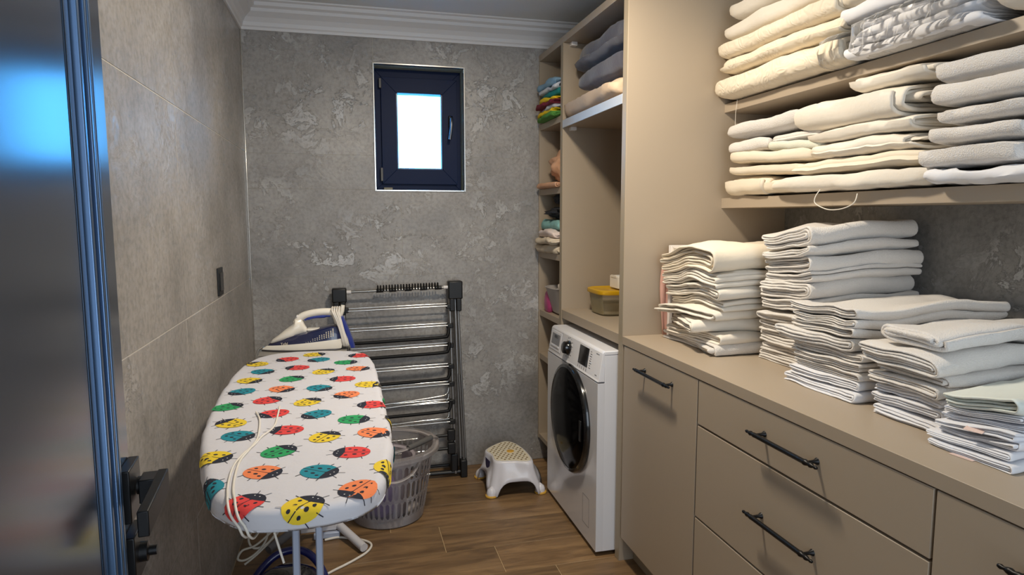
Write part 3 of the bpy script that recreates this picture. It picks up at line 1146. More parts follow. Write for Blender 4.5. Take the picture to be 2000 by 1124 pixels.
# stack 2 (tallest)
stack('towels in the tallest counter stack', 'tallest counter stack', (1.305, 1.60, ZW), [
    (0.034, 'U', 4, 0.235, 0.39, 0.0, 0.01, 0, M_TOWEL, {}, None),
    (0.030, 'Z', 3, 0.24, 0.39, 0.01, 0.0, 2, M_TOWEL, {}, None),
    (0.040, 'U', 4, 0.25, 0.39, -0.005, 0.0, -2, M_TOWEL, {}, None),
    (0.034, 'U', 4, 0.25, 0.39, 0.0, -0.01, 0, M_TOWEL, {}, None),
    (0.044, 'S', 4, 0.235, 0.39, -0.01, 0.0, 1, M_TOWEL, {}, None),
    (0.040, 'Z', 4, 0.23, 0.39, 0.0, 0.0, 0, M_TOWEL, {}, None),
    (0.052, 'U', 6, 0.235, 0.39, 0.0, 0.0, 2, M_TOWEL, {}, None),
    (0.030, 'Z', 3, 0.23, 0.39, 0.0, 0.0, 0, M_TOWEL, {}, None),
    (0.046, 'U', 6, 0.23, 0.39, 0.005, 0.0, -1, M_TOWEL, {}, None),
    (0.036, 'S', 4, 0.235, 0.39, -0.01, 0.0, 0, M_TOWEL, {}, None),
    (0.054, 'U', 6, 0.225, 0.39, -0.005, 0.0, 1, M_TOWEL, dict(crown=0.05), 'thick off-white towel with a rounded fold'),
], 'off-white terry towel', lean=0.12, wa=0.13)
# stack 3
stack('towels in the middle counter stack', 'stack left of the wide pile', (1.215, 1.30, ZW), [
    (0.026, 'U', 4, 0.275, 0.22, -0.015, -0.005, 0, M_SHEET, {}, None),
    (0.024, 'U', 4, 0.255, 0.22, 0.0, 0.0, 2, M_SHEET, {}, None),
    (0.024, 'U', 4, 0.25, 0.22, 0.0, 0.0, -2, M_TOWEL, {}, None),
    (0.024, 'Z', 4, 0.255, 0.22, 0.0, 0.0, 1, M_TOWEL, {}, None),
    (0.024, 'U', 4, 0.26, 0.24, 0.0, 0.0, 0, M_TOWEL, {}, None),
    (0.034, 'U', 4, 0.275, 0.26, -0.01, 0.02, 5, M_TOWEL, dict(wob=0.008), 'bulging white cloth folded over'),
    (0.024, 'U', 4, 0.25, 0.48, 0.0, 0.02, 0, M_TOWEL, dict(wob=0.006, jit=0.1), 'long white towel'),
    (0.024, 'U', 4, 0.25, 0.48, 0.0, 0.02, 1, M_TOWEL, dict(wob=0.006, jit=0.1), 'long white towel'),
    (0.026, 'U', 4, 0.255, 0.48, -0.005, 0.015, 0, M_TOWEL, dict(wob=0.006, jit=0.1), 'long white towel with a raised corner'),
], 'thin white towel', lean=0.0, wa=0.20)
# stack 4
stack('towels in the wide flat pile', 'wide counter pile', (1.21, 1.07, ZW), [
    (0.024, 'U', 4, 0.185, 0.30, -0.005, -0.008, 0, M_SHEET, {}, None),
    (0.026, 'U', 4, 0.19, 0.30, 0.0, 0.0, 2, M_SHEET, {}, None),
    (0.020, 'Z', 3, 0.19, 0.30, 0.0, 0.0, -2, M_SHEET, {}, None),
    (0.024, 'U', 4, 0.20, 0.50, -0.01, 0.0, 0, M_TOWEL, {}, None),
    (0.022, 'U', 4, 0.20, 0.50, 0.005, -0.005, 0, M_TOWEL, {}, None),
    (0.044, 'U', 6, 0.215, 0.51, -0.015, -0.005, 3, M_TOWEL, dict(wob=0.009, droop=0.006), 'thick white towel with fanned layers'),
    (0.050, 'S', 4, 0.19, 0.51, 0.005, 0.0, 0, M_TOWEL_G, dict(wob=0.006), 'thick greyish-white terry bath towel'),
], 'bluish-white folded cloth', lean=0.06, wa=0.22)
# stack 5
stack('cloths in the small front pile', 'small front pile', (1.155, 0.868, ZW), [
    (0.016, 'U', 4, 0.18, 0.36, -0.012, -0.010, 0, M_SHEET, {}, None),
    (0.015, 'U', 4, 0.175, 0.36, 0.0, 0.0, 2, M_SHEET, {}, None),
    (0.015, 'U', 4, 0.175, 0.36, 0.01, 0.0, -1, M_SHEET, {}, None),
    (0.015, 'Z', 3, 0.17, 0.36, 0.0, 0.004, 1, M_SHEET, {}, None),
    (0.015, 'U', 4, 0.17, 0.36, 0.02, 0.0, 2, M_SHEET, {}, None),
    (0.016, 'U', 4, 0.165, 0.36, 0.01, 0.004, 0, M_SHEET, {}, None),
    (0.028, 'U', 4, 0.165, 0.38, 0.0, 0.006, -2, mat('mint_white_cloth', (222, 228, 222), 0.9, bump=0.3, bscale=60), dict(wob=0.008), 'loosely folded pale mint-white cloth'),
], 'thin white napkin', lean=0.05, wa=0.25)
lab = box('cloth_label', (0, 0, 0), (0.014, 0.034, 0.0006), mat('pink_label', (222, 196, 186), 0.6), None)
lab.location = (1.150, 0.93, 0.972)
lab.rotation_euler = (0, R(-20), R(12))
tag(lab, 'small pinkish care label sticking out of the front napkin pile', 'label')
lab2 = box('paper_tag', (0, 0, 0), (0.03, 0.045, 0.0006), mat('pink_label', (222, 196, 186), 0.6), None)
lab2.location = (1.132, 0.93, 0.9205)
lab2.rotation_euler = (0, 0, R(8))
tag(lab2, 'pale tag lying on the worktop under the front napkin pile', 'label')

# pink cloth behind the tray
v, f = [], []
for i in range(13):
    for j in range(5):
        z = ZW + 0.002 + 0.31 * (1 - i / 12)
        x = 1.188 + 0.04 * (j / 4) - 0.012 * math.sin(i / 12 * PI)
        y = 2.284 + 0.006 * math.sin(j * 2 + i * 0.5)
        v.append((x, y, z))
for i in range(12):
    for j in range(4):
        a = i * 5 + j
        f.append((a, a + 1, a + 6, a + 5))
pk = mesh('pink_cloth', v, f, mat('salmon_cloth', (206, 160, 146), 0.85, bump=0.3, bscale=60), None, smooth=True)
md = pk.modifiers.new('thick', 'SOLIDIFY')
md.thickness = 0.003
tag(pk, 'strip of salmon pink cloth hanging beside the white tray', 'cloth')

# ------------------------------------------------------------------ linen on the middle shelf
ZM = 1.4538


def lay(label, x, y0, y1, z, W, T, kind, n, m, seed, rot=0.0, nm='folded_linen', cat='linen', group=None, tilt=(0, 0), **kw):
    T = T * 1.10
    kw.setdefault('nu', 20)
    return cloth(nm, label, cat, group, (x, y0, z), W, y1 - y0, T, kind, n, 'y', m, seed, rot=rot, tilt=tilt, **kw)


gA = 'linen in the left stack on the middle shelf'
lay('cream rolled towel with a collar-like end at the far left of the middle shelf', 1.405, 2.00, 2.24, ZM, 0.29, 0.080, 'S', 5, M_LINEN_C, 11, taper=0.5, taper0=0.1, wob=0.006, group=gA, cat='towel', nm='rolled_towel', rag=0.02)
lay('cream roll slipped into the collar of the far left rolled towel', 1.418, 1.81, 2.03, ZM + 0.001, 0.27, 0.064, 'S', 5, M_LINEN_C, 17, taper=0.5, wob=0.006, group=gA, cat='towel', nm='rolled_towel', rag=0.02)
lay('thin cream towel directly on the rolled ones, left stack on the middle shelf', 1.412, 1.80, 2.22, ZM + 0.060, 0.29, 0.048, 'S', 4, M_LINEN_C, 12, wob=0.010, group=gA, cat='towel', nm='folded_towel', tilt=(2.6, 0), taper=0.4, fat=0.1)
lay('cream-white towel sloping down to the right, left stack on the middle shelf', 1.408, 1.77, 2.225, ZM + 0.096, 0.29, 0.058, 'S', 4, M_LINEN_C, 13, wob=0.008, group=gA, cat='towel', nm='folded_towel', tilt=(3.2, 0), taper=0.5, fat=0.12)
lay('short off-white towel at the far left under the big greyish towel', 1.412, 1.985, 2.235, ZM + 0.156, 0.29, 0.054, 'S', 4, M_TOWEL, 14, wob=0.005, group=gA, cat='towel', nm='folded_towel', taper=0.3, fat=0.08)
lay('pale greenish towel sloping under the big cream roll, left stack', 1.412, 1.74, 1.99, ZM + 0.128, 0.29, 0.040, 'S', 4, mat('green_white_cloth', (222, 222, 206), 0.95, bump=0.6, bscale=300), 18, wob=0.006, group=gA, cat='towel', nm='folded_towel', tilt=(4.5, 0), taper=0.5)
lay('short pale towel between the off-white one and the big cream roll', 1.408, 1.75, 1.98, ZM + 0.166, 0.29, 0.046, 'S', 4, M_TOWEL, 15, wob=0.007, group=gA, cat='towel', nm='folded_towel', taper=0.5)
lay('large greyish-white towel with a gathered corner, top of the left stack', 1.402, 1.84, 2.25, ZM + 0.212, 0.30, 0.068, 'S', 5, M_TOWEL_G, 16, wob=0.010, taper=0.75, taper0=0.1, group=gA, cat='towel', nm='folded_towel', rag=0.03, fat=0.1, ep=6)
lay('greyish-white folded cloth emerging behind the gathered corner, top of the left stack', 1.425, 1.64, 1.85, ZM + 0.214, 0.27, 0.056, 'U', 4, M_TOWEL_G, 19, wob=0.010, taper=0.4, group=gA, cat='towel', nm='folded_towel', rag=0.03)

gB = 'linen in the central stack on the middle shelf'
lay('white bag-like sheet overhanging the middle shelf edge, lowest of the central stack', 1.388, 1.31, 1.90, ZM, 0.32, 0.056, 'S', 5, M_LINEN, 21, wob=0.010, taper=0.75, taper0=0.5, group=gB, rag=0.05, wr=0.005, fat=0.15, ep=7)
lay('broad flat cream sheet, second in the central stack on the middle shelf', 1.390, 1.34, 1.84, ZM + 0.053, 0.32, 0.056, 'S', 4, M_LINEN_C, 22, wob=0.008, group=gB, wr=0.003, taper=0.4, taper0=0.1, fat=0.1)
lay('crumpled white sheet with a twisted left end, third in the central stack', 1.396, 1.385, 1.765, ZM + 0.097, 0.30, 0.057, 'S', 6, M_LINEN, 23, wob=0.012, taper=0.6, taper0=0.0, group=gB, rag=0.05, wr=0.005, fat=0.15, ep=8)
lay('thin white sheet below the big roll, central stack on the middle shelf', 1.400, 1.375, 1.79, ZM + 0.146, 0.30, 0.050, 'S', 5, M_LINEN, 24, wob=0.008, group=gB, rag=0.04, taper=0.6, taper0=0.0, wr=0.004, fat=0.12, ep=8)
lay('big smooth cream roll with a crumpled spiral end, central stack', 1.385, 1.415, 1.805, ZM + 0.184, 0.32, 0.090, 'S', 8, M_LINEN, 25, wob=0.010, taper=0.55, taper0=0.0, group=gB, rag=0.04, nm='rolled_sheet', wr=0.003, ep=8, fat=0.1)
lay('soft white sheet lying on the big roll, topmost of the central stack', 1.40, 1.36, 1.63, ZM + 0.272, 0.29, 0.052, 'S', 5, M_LINEN, 26, wob=0.010, taper=0.5, taper0=0.1, group=gB, rag=0.04, wr=0.004, fat=0.1)

gC = 'bath towels in the right stack on the middle shelf'
lay('draped white sheet under the terry towels on the middle shelf', 1.385, 1.02, 1.33, ZM, 0.32, 0.042, 'S', 5, M_SHEET, 31, wob=0.018, group=gC, taper=0.3, wr=0.009, fat=0.2, nm='crumpled_sheet')
hC = [0.056, 0.048, 0.044, 0.050, 0.060]
zz = ZM + 0.039
tx = ['lowest terry towel with a curled end', 'fluffy terry towel second from below', 'terry towel in the middle', 'terry towel second from the top', 'topmost terry towel']
x0s = [1.375, 1.385, 1.392, 1.388, 1.392]
y1s = [1.345, 1.325, 1.315, 1.335, 1.315]
for i in range(5):
    lay('%s of the right stack on the middle shelf' % tx[i], x0s[i], 1.095 - 0.004 * i, y1s[i], zz, 0.32, hC[i] * 1.06, 'S', 4, M_TOWEL_G, 40 + i, wob=0.006, taper=0.35, fat=0.12, group=gC, nm='terry_towel', cat='towel', rag=0.012, wr=0.003)
    zz += hC[i] + 0.0006
gD = 'towels beyond the right stack on the middle shelf'
for i, (h, nm_) in enumerate(((0.09, 'lower'), (0.085, 'upper'))):
    lay('%s white towel at the right picture edge of the middle shelf' % nm_, 1.40, 0.75, 1.06, ZM + 0.002 + i * 0.091, 0.31, h, 'S', 6, M_TOWEL_G, 50 + i, group=gD, nm='folded_towel', cat='towel')
# cord loop under the overhanging sheet
tag(tube('cord_loop', smooth_pts([(1.40, 1.70, 1.462), (1.388, 1.705, 1.44), (1.386, 1.70, 1.42), (1.387, 1.65, 1.402), (1.388, 1.60, 1.402), (1.388, 1.56, 1.412), (1.39, 1.545, 1.425), (1.40, 1.55, 1.445)], 5), 0.0014, M_LINEN, None, seg=6),
    'thin white cord loop hanging over the middle shelf edge', 'cord')
tag(tube('hanging_thread', [(1.43, 2.20, 1.815), (1.428, 2.205, 1.77), (1.429, 2.207, 1.71)], 0.0008, M_LINEN, None, seg=5), 'thin thread hanging from the upper shelf at its left end', 'thread')

# ------------------------------------------------------------------ rolls on the upper shelf
ZU = 1.8158
gE = 'long bed linen rolls at the left of the upper shelf'
for i, (dx, y0, y1, T, m_, s_, tl, tx_) in enumerate([
    (1.372, 1.62, 2.292, 0.094, M_JAC, 61, 0.0, 'lowest long cream jacquard roll, partly in clear film,'),
    (1.380, 1.64, 2.275, 0.066, M_JAC, 62, 0.5, 'thin cream jacquard roll second from below'),
    (1.375, 1.66, 2.292, 0.070, M_JAC, 63, 0.3, 'cream jacquard roll with swirl pattern, third from below,'),
    (1.385, 1.60, 2.255, 0.070, M_LINEN, 64, 0.0, 'smooth cream roll fourth from below'),
    (1.390, 1.62, 2.24, 0.075, M_LINEN, 65, 0.0, 'topmost cream roll')]):
    z0 = ZU + [0, 0.088, 0.145, 0.208, 0.277][i]
    lay('%s on the upper shelf' % tx_, dx, y0, y1, z0, 0.32, T, 'S', 6, m_, s_, nm='linen_roll', cat='bed linen', group=gE, taper=0.55, taper0=0.1, ep=10, fat=0.1, wob=0.008, rag=0.02, wr=0.003, tilt=(tl, 0), nu=26)
M_FILM = clear_material('plastic_film', (250, 250, 250), 0.05, 0.05, ior=1.6)


def film(parent, lo, hi, seed, amp=0.006, nx=16, ny=34, pw=0.35):
    """crinkled clear bag around a bundle"""
    rings = []
    cx, cz = (lo[0] + hi[0]) / 2, (lo[2] + hi[2]) / 2
    for i in range(ny + 1):
        u_ = i / ny
        y = lo[1] + (hi[1] - lo[1]) * u_
        e_ = (1 - (2 * abs(u_ - 0.5)) ** 9) ** 0.5
        ring = []
        for k in range(nx * 2):
            a = 2 * PI * k / (nx * 2)
            c, s = math.cos(a), math.sin(a)
            X = (abs(c) ** pw) * (1 if c > 0 else -1) * (hi[0] - lo[0]) / 2 * max(e_, 0.12)
            Z = (abs(s) ** pw) * (1 if s > 0 else -1) * (hi[2] - lo[2]) / 2 * max(e_, 0.12)
            nn = amp * (noise.noise(Vector((X * 30, y * 38, Z * 40 + seed))) + 0.6 * abs(noise.noise(Vector((X * 70, y * 60, Z * 70 + seed)))))
            ring.append((cx + X * (1 + nn * 6) - (nn if c < 0 else -nn), y + nn, cz + Z * (1 + nn * 3)))
        rings.append(ring)
    v_ = [p for r in rings for p in r]
    n_ = nx * 2
    f_2 = [(i * n_ + k, i * n_ + (k + 1) % n_, (i + 1) * n_ + (k + 1) % n_, (i + 1) * n_ + k) for i in range(ny) for k in range(n_)]
    f_2 += [tuple(range(n_))[::-1], tuple(ny * n_ + k for k in range(n_))]
    return fix_normals(mesh('plastic_film', v_, f_2, M_FILM, parent))


roll0 = [o for o in bpy.data.objects if o.name == 'linen_roll'][0]
ff = film(None, (1.370, 1.60, ZU + 0.001), (1.70, 1.72, ZU + 0.092), 3, 0.004)
ff.parent = roll0
ff.matrix_parent_inverse = Matrix.Translation(-Vector(roll0.location))
gF = 'sheets leaning in the middle of the upper shelf'
lay('white bundle with a rounded cream end, leaning on the bagged sheets on the upper shelf', 1.39, 1.29, 1.675, ZU + 0.158, 0.31, 0.065, 'S', 5, M_JAC, 71, nm='linen_bundle', cat='bed linen', group=gF, taper=0.4, wob=0.008, tilt=(0, 0), wr=0.004)
lay('white bundle with a pointed end directly on the bagged sheets on the upper shelf', 1.385, 1.24, 1.66, ZU + 0.106, 0.31, 0.050, 'S', 5, M_SHEET, 72, nm='linen_bundle', cat='bed linen', group=gF, taper=0.75, wob=0.008, wr=0.005)
bg = thing('bagged_sheets', 'stack of white sheets in a shiny clear plastic bag on the upper shelf', 'bed linen', (1.375, 1.205, ZU))
for i, T in enumerate((0.030, 0.026, 0.024, 0.020)):
    v, f = cloth_arrays('S' if i % 2 else 'U', 0.31, 0.385 - 0.01 * i, T, 4, 80 + i, 'y', rag=0.02, wob=0.010, taper=0.2, wr=0.005, nu=20)
    o = mesh('sheet', v, f, M_SHEET, bg, smooth=True, loc=(0.006 * i, 0.008, 0.003 + [0, 0.029, 0.054, 0.077][i]))
    o.data.set_sharp_from_angle(angle=R(62))
ff = film(bg, (-0.010, -0.02, 0.001), (0.325, 0.415, 0.108), 9, 0.007)
gG = 'rolled towels at the right of the upper shelf'
lay('white towel roll with a spiral end at the top right corner on the upper shelf', 1.37, 0.86, 1.165, ZU, 0.33, 0.115, 'S', 6, M_LINEN, 91, nm='towel_roll', cat='towel', group=gG, taper=0.2, wob=0.010, wr=0.004)
lay('white folded sheet above the spiral roll at the top right corner', 1.38, 0.86, 1.16, ZU + 0.116, 0.32, 0.06, 'S', 5, M_SHEET, 92, nm='linen_bundle', cat='bed linen', group=gG, taper=0.2, wob=0.010, wr=0.004)

# ------------------------------------------------------------------ bedding in the top niche
ZN = 1.8388
M_DUV = mat('slate_duvet', (66, 64, 76), 0.75, bump=0.4, bscale=30, sheen=0.3, bdist=0.004)
M_QUILT = jacquard('beige_quilt', (206, 182, 156))
o = cloth('folded_quilt', 'beige ribbed quilt folded at the bottom of the top niche', 'bedding', None, (1.02, 2.40, ZN), 0.45, 0.63, 0.108, 'S', 5, 'y', mat('beige_quilt_cloth', (206, 182, 156), 0.9, bump=0.6, bscale=38, bdist=0.004), 101, taper=0.5, fat=0.15, wob=0.012, wr=0.005, nu=30, rag=0.02)
o = cloth('folded_duvet', 'dark slate duvet folded flat on the beige quilt', 'bedding', None, (1.045, 2.36, ZN + 0.106), 0.45, 0.56, 0.100, 'S', 5, 'y', M_DUV, 102, taper=0.8, ep=8, wob=0.012, wr=0.005, nu=26)
o = cloth('folded_duvet', 'large puffy dark slate duvet filling the top of the niche', 'bedding', None, (1.04, 2.36, ZN + 0.192), 0.50, 0.645, 0.170, 'S', 5, 'y', M_DUV, 103, taper=0.6, ep=8, fat=0.1, wob=0.012, wr=0.006, nu=30)


# ------------------------------------------------------------------ crumpled cloth heaps
def heap(name, label, cat, loc, size, m, seed, amp=0.3, fq=3.0, mats=None, flat_bottom=True, parent=None, sub=4):
    bm = bmesh.new()
    bmesh.ops.create_icosphere(bm, subdivisions=sub, radius=1)
    for v_ in bm.verts:
        p = v_.co.copy()
        d = abs(noise.noise(p * fq + Vector((seed, 0, 0)))) * 2 - 0.5
        d += 0.5 * (abs(noise.noise(p * fq * 2.3 + Vector((0, seed, 0)))) * 2 - 0.5)
        q = p * (1 + amp * d)
        q.x = math.copysign(abs(q.x) ** 0.75, q.x)
        q.y = math.copysign(abs(q.y) ** 0.75, q.y)
        z = (q.z + 0.85) / 1.7
        v_.co = Vector((q.x * size[0] / 2, q.y * size[1] / 2, max(0, z) * size[2]))
    me = bpy.data.meshes.new(name)
    bm.to_mesh(me)
    bm.free()
    for x in (mats or [m]):
        me.materials.append(x)
    me.polygons.foreach_set('use_smooth', [True] * len(me.polygons))
    if mats:
        for p in me.polygons:
            c = p.center
            k = noise.noise(Vector((c.x * 9 / size[0] * 0.35, c.y * 2, c.z * 12 / size[2] * 0.35 + seed)))
            p.material_index = int((k + 0.5) * len(mats) * 1.6) % len(mats)
    o = bpy.data.objects.new(name, me)
    o.location = loc
    link(o, parent)
    if label:
        tag(o, label, cat)
    return o


yc = 3.255
lay2 = [((200, 205, 215), 'white'), ((130, 165, 190), 'denim'), ((20, 120, 120), 'teal'), ((235, 200, 30), 'yellow'), ((120, 30, 50), 'wine'), ((80, 140, 60), 'leaf')]
cm = [mat('cloth_' + n_, c, 0.85) for c, n_ in lay2]
seq = [(5, 0.022), (3, 0.020), (0, 0.018), (4, 0.016), (3, 0.022), (2, 0.030), (0, 0.024), (1, 0.034)]
z = 1.8768
nmz = ['leaf green', 'bright yellow', 'white', 'wine red', 'yellow', 'teal', 'whitish', 'denim blue']
for i, (k, T) in enumerate(seq):
    cloth('crumpled_garment', '%s garment, %s in the colourful heap in the highest narrow niche' % (nmz[i], ORD[i]), 'garment', 'garments heaped in the narrow niche',
          (0.985 + 0.012 * (i % 3), 3.10 + 0.01 * (i % 2), z), 0.34, 0.30 - 0.008 * i, T, 'U', 4, 'y', cm[k], 120 + i, wob=0.02, rag=0.03, wr=0.008, nu=14, taper=0.5, droop=0.0)
    z += T * 0.98 + 0.001
# peach garment
heap('peach_garment', 'peach cotton garment piled against the narrow niche side', 'garment', (1.17, 3.235, 1.561), (0.26, 0.20, 0.16), mat('peach_cloth', (206, 160, 128), 0.9, bump=0.3, bscale=50), 3.3, 0.22, 1.6)
o = cloth('peach_garment', 'folded peach cloth lying flat under the peach garment', 'garment', None, (1.0, 3.09, 1.529), 0.10, 0.31, 0.03, 'U', 4, 'y', mat('peach_cloth', (206, 160, 128), 0.9), 140, wob=0.01, wr=0.004)
# third niche
z = 1.1925
M_BEI = mat('beige_cloth', (208, 194, 172), 0.9, bump=0.4, bscale=80)
M_TEALC = mat('pale_teal_cloth', (130, 176, 172), 0.9, bump=0.4, bscale=80)
for i, (m_, T, nn, x_) in enumerate(((M_BEI, 0.045, 'beige', 1.0), (M_BEI, 0.035, 'light beige', 0.99), (mat('pink_white_cloth', (224, 208, 200), 0.9), 0.04, 'pinkish white', 1.0), (M_TEALC, 0.05, 'pale teal', 1.02))):
    cloth('folded_garment', '%s garment, %s on the narrow shelf with dark clothes' % (nn, ORD[i]), 'garment', 'folded garments on the narrow shelf', (x_, 3.095, z), 0.36, 0.30, T, 'U', 4, 'y', m_, 150 + i, wob=0.014, rag=0.02, wr=0.006, taper=0.3)
    z += T + 0.001
M_DARKC = mat('black_garment_cloth', (34, 36, 42), 0.9, bump=0.3, bscale=60)
heap('dark_garment', 'black garment crumpled on the pale teal one', 'garment', (1.22, 3.24, z + 0.001), (0.38, 0.28, 0.07), M_DARKC, 8.1, 0.25, 2.2)
heap('dark_garment', 'charcoal cap-like garment on top of the black one', 'garment', (1.22, 3.24, z + 0.073), (0.32, 0.24, 0.075), mat('charcoal_garment', (48, 50, 56), 0.9), 5.1, 0.2, 2.2)
# fourth niche: basket with cloth, pink packet
bk = thing('storage_basket', 'small grey plastic basket holding white cloth in the narrow niche', 'basket', (1.16, 3.235, 0.8688))
rings = []
for (sx, sy, z) in ((0.085, 0.075, 0.0), (0.10, 0.09, 0.01), (0.135, 0.115, 0.135), (0.142, 0.122, 0.142), (0.135, 0.115, 0.144), (0.128, 0.108, 0.135), (0.09, 0.08, 0.012)):
    rings.append([(sx * (abs(math.cos(a)) ** 0.5) * (1 if math.cos(a) > 0 else -1), sy * (abs(math.sin(a)) ** 0.5) * (1 if math.sin(a) > 0 else -1), z) for a in [2 * PI * k / 40 for k in range(40)]])
loft('tub', rings, mat('basket_plastic', (176, 170, 166), 0.5), bk)
heap('white_cloth', 'crumpled white cloth stuffed in the small grey basket', 'cloth', (1.16, 3.235, 0.90), (0.17, 0.14, 0.15), mat('soft_white_cloth', (226, 218, 208), 0.9), 2.2, 0.25, 2.0)
heap('pink_packet', 'bright pink packet standing beside the small grey basket', 'packet', (1.055, 3.33, 0.869), (0.04, 0.09, 0.11), mat('magenta_film', (176, 70, 120), 0.35), 7.7, 0.08, 1.5)
heap('purple_bottle', 'dark purple bottle behind the washing machine corner in the lowest narrow niche', 'bottle', (1.10, 3.20, 0.6238), (0.10, 0.10, 0.195), mat('purple_plastic', (58, 36, 84), 0.3), 1.7, 0.03, 1.5)

# yellow-lidded container on the shelf above the washing machine
ct = thing('food_box', 'clear plastic box with yellow lid on the shelf over the washer', 'box', (1.235, 2.86, 0.9222))


def rrect(sx, sy, z, n=40, p=0.45):
    return [(sx * (abs(math.cos(a)) ** p) * (1 if math.cos(a) > 0 else -1), sy * (abs(math.sin(a)) ** p) * (1 if math.sin(a) > 0 else -1), z) for a in [2 * PI * k / n for k in range(n)]]


loft('tub', [rrect(0.085, 0.085, 0.0), rrect(0.094, 0.094, 0.004), rrect(0.108, 0.108, 0.105), rrect(0.104, 0.104, 0.105), rrect(0.090, 0.090, 0.006)], clear_material('clear_box', (214, 204, 170), 0.10, 0.15), ct)
loft('lid', [rrect(0.114, 0.114, 0.100), rrect(0.116, 0.116, 0.104), rrect(0.114, 0.114, 0.118), rrect(0.106, 0.106, 0.121), rrect(0.10, 0.10, 0.116)], mat('yellow_plastic', (206, 160, 24), 0.35), ct)
loft('powder', [rrect(0.086, 0.086, 0.008), rrect(0.091, 0.091, 0.022), rrect(0.06, 0.05, 0.040), rrect(0.01, 0.01, 0.042)], mat('white_powder', (232, 222, 200), 0.95), ct)
cb = thing('white_carton', 'small white carton standing on the yellow lid', 'carton', (1.26, 2.85, 1.0444))
box('carton', (-0.035, -0.05, 0), (0.035, 0.05, 0.058), mat('paper_white', (232, 226, 214), 0.7), cb, bev=0.003)
box('flap', (-0.037, -0.03, 0.050), (-0.034, 0.03, 0.062), mat('paper_white', (232, 226, 214), 0.7), cb, bev=0.001)

# ------------------------------------------------------------------ ironing board
ZT = 0.872
ib = thing('ironing_board', 'ironing board with white cover printed with colourful ladybugs', 'ironing board')
OUT = [(-0.312, 1.444), (-0.340, 1.582), (-0.358, 1.743), (-0.374, 2.054), (-0.366, 2.300), (-0.345, 2.44), (-0.300, 2.525), (-0.23, 2.560), (-0.13, 2.562), (-0.02, 2.540), (0.045, 2.49), (0.078, 2.38), (0.088, 2.206),
       (0.092, 1.873), (0.092, 1.544), (0.086, 1.419), (0.068, 1.283), (0.034, 1.190), (-0.030, 1.150), (-0.112, 1.142), (-0.187, 1.163), (-0.243, 1.230), (-0.285, 1.335)]
OL = smooth_pts([(x, y, 0) for x, y in OUT], 6, closed=True)
OLn = []
for i in range(len(OL)):
    t_ = (OL[(i + 1) % len(OL)] - OL[i - 1]).normalized()
    OLn.append(Vector((-t_.y, t_.x, 0)))
cen = Vector((-0.13, 1.85, 0))
if OLn[0].dot(OL[0] - cen) < 0:
    OLn = [-n for n in OLn]
RB = 0.018


def board_point(x, y, off=0.0):
    p = Vector((x, y, 0))
    best, bi = 1e9, 0
    for i, q in enumerate(OL):
        d = (p - q).length_squared
        if d < best:
            best, bi = d, i
    n_ = OLn[bi]
    d = (OL[bi] - p).dot(n_)   # positive inside
    wz = 0.0012 * noise.noise(Vector((x * 9, y * 9, 2.0))) + 0.0007 * noise.noise(Vector((x * 26, y * 26, 5.0)))
    if d >= RB:
        return Vector((x, y, ZT + wz + off)), Vector((0, 0, 1))
    s = RB - d
    if s > 0.047:
        p = p - n_ * (s - 0.047)
        s = 0.047
        d = RB - s
    base = p + n_ * (d - RB)
    wr_ = 0.0045 * noise.noise(Vector((x * 15, y * 15, 1.0))) * min(1, s / 0.02)
    if s < RB * PI / 2:
        a = s / RB
        nn = n_ * math.sin(a) + Vector((0, 0, math.cos(a)))
        return base + n_ * (RB * math.sin(a)) + Vector((0, 0, ZT - RB * (1 - math.cos(a)) + wz)) + nn * (off + wr_ + (0.0016 * min(1, s / 0.005) if off else 0)), nn
    return base + n_ * (RB + off + wr_ + (0.0014 if off else 0)) + Vector((0, 0, ZT - RB - (s - RB * PI / 2) + wz)), n_


M_COVER = mat('board_cover', (203, 202, 208), 0.9, bump=0.35, bscale=45, bdist=0.003)
NO = len(OL)
rings = []
for s in (0.058, 0.053, 0.048, 0.042, 0.036, 0.028, 0.02, 0.012, 0.006, 0.0):
    ring = []
    for i, q in enumerate(OL):
        ss = s
        if s >= 0.053:
            ss = s * (0.965 + 0.07 * noise.noise(Vector((q.x * 9, q.y * 9, 3)))) - (0.006 if s > 0.05 else 0)
        d = RB - ss
        p = q - OLn[i] * d
        if ss < RB * PI / 2:
            a = ss / RB
            b_ = q - OLn[i] * RB
            wr_ = 0.0045 * noise.noise(Vector((p.x * 15, p.y * 15, 1.0))) * min(1, ss / 0.02)
            P = b_ + OLn[i] * (RB * math.sin(a)) + Vector((0, 0, ZT - RB * (1 - math.cos(a)))) + (OLn[i] * math.sin(a) + Vector((0, 0, math.cos(a)))) * wr_
        else:
            b_ = q - OLn[i] * RB
            wr_ = 0.0045 * noise.noise(Vector((p.x * 15, p.y * 15, 1.0)))
            P = b_ + OLn[i] * (RB + wr_) + Vector((0, 0, ZT - RB - (ss - RB * PI / 2)))
        if s >= 0.058:
            P -= OLn[i] * 0.012
        ring.append(P)
    rings.append(ring)
for k in (0.97, 0.9, 0.8, 0.65, 0.5, 0.3, 0.1):
    ring = []
    for i, q in enumerate(OL):
        qq = q - OLn[i] * RB
        p = cen + (qq - cen) * k
        ring.append(Vector((p.x, p.y, ZT + 0.0012 * noise.noise(Vector((p.x * 9, p.y * 9, 2.0))) + 0.0007 * noise.noise(Vector((p.x * 26, p.y * 26, 5.0))))))
    rings.append(ring)
v = [p for r in rings for p in r]
f = [(i * NO + k, i * NO + (k + 1) % NO, (i + 1) * NO + (k + 1) % NO, (i + 1) * NO + k) for i in range(len(rings) - 1) for k in range(NO)]
f.append(tuple((len(rings) - 1) * NO + k for k in range(NO)))
cover = mesh('cover', v, f, M_COVER, ib, smooth=True)
fix_normals(cover)
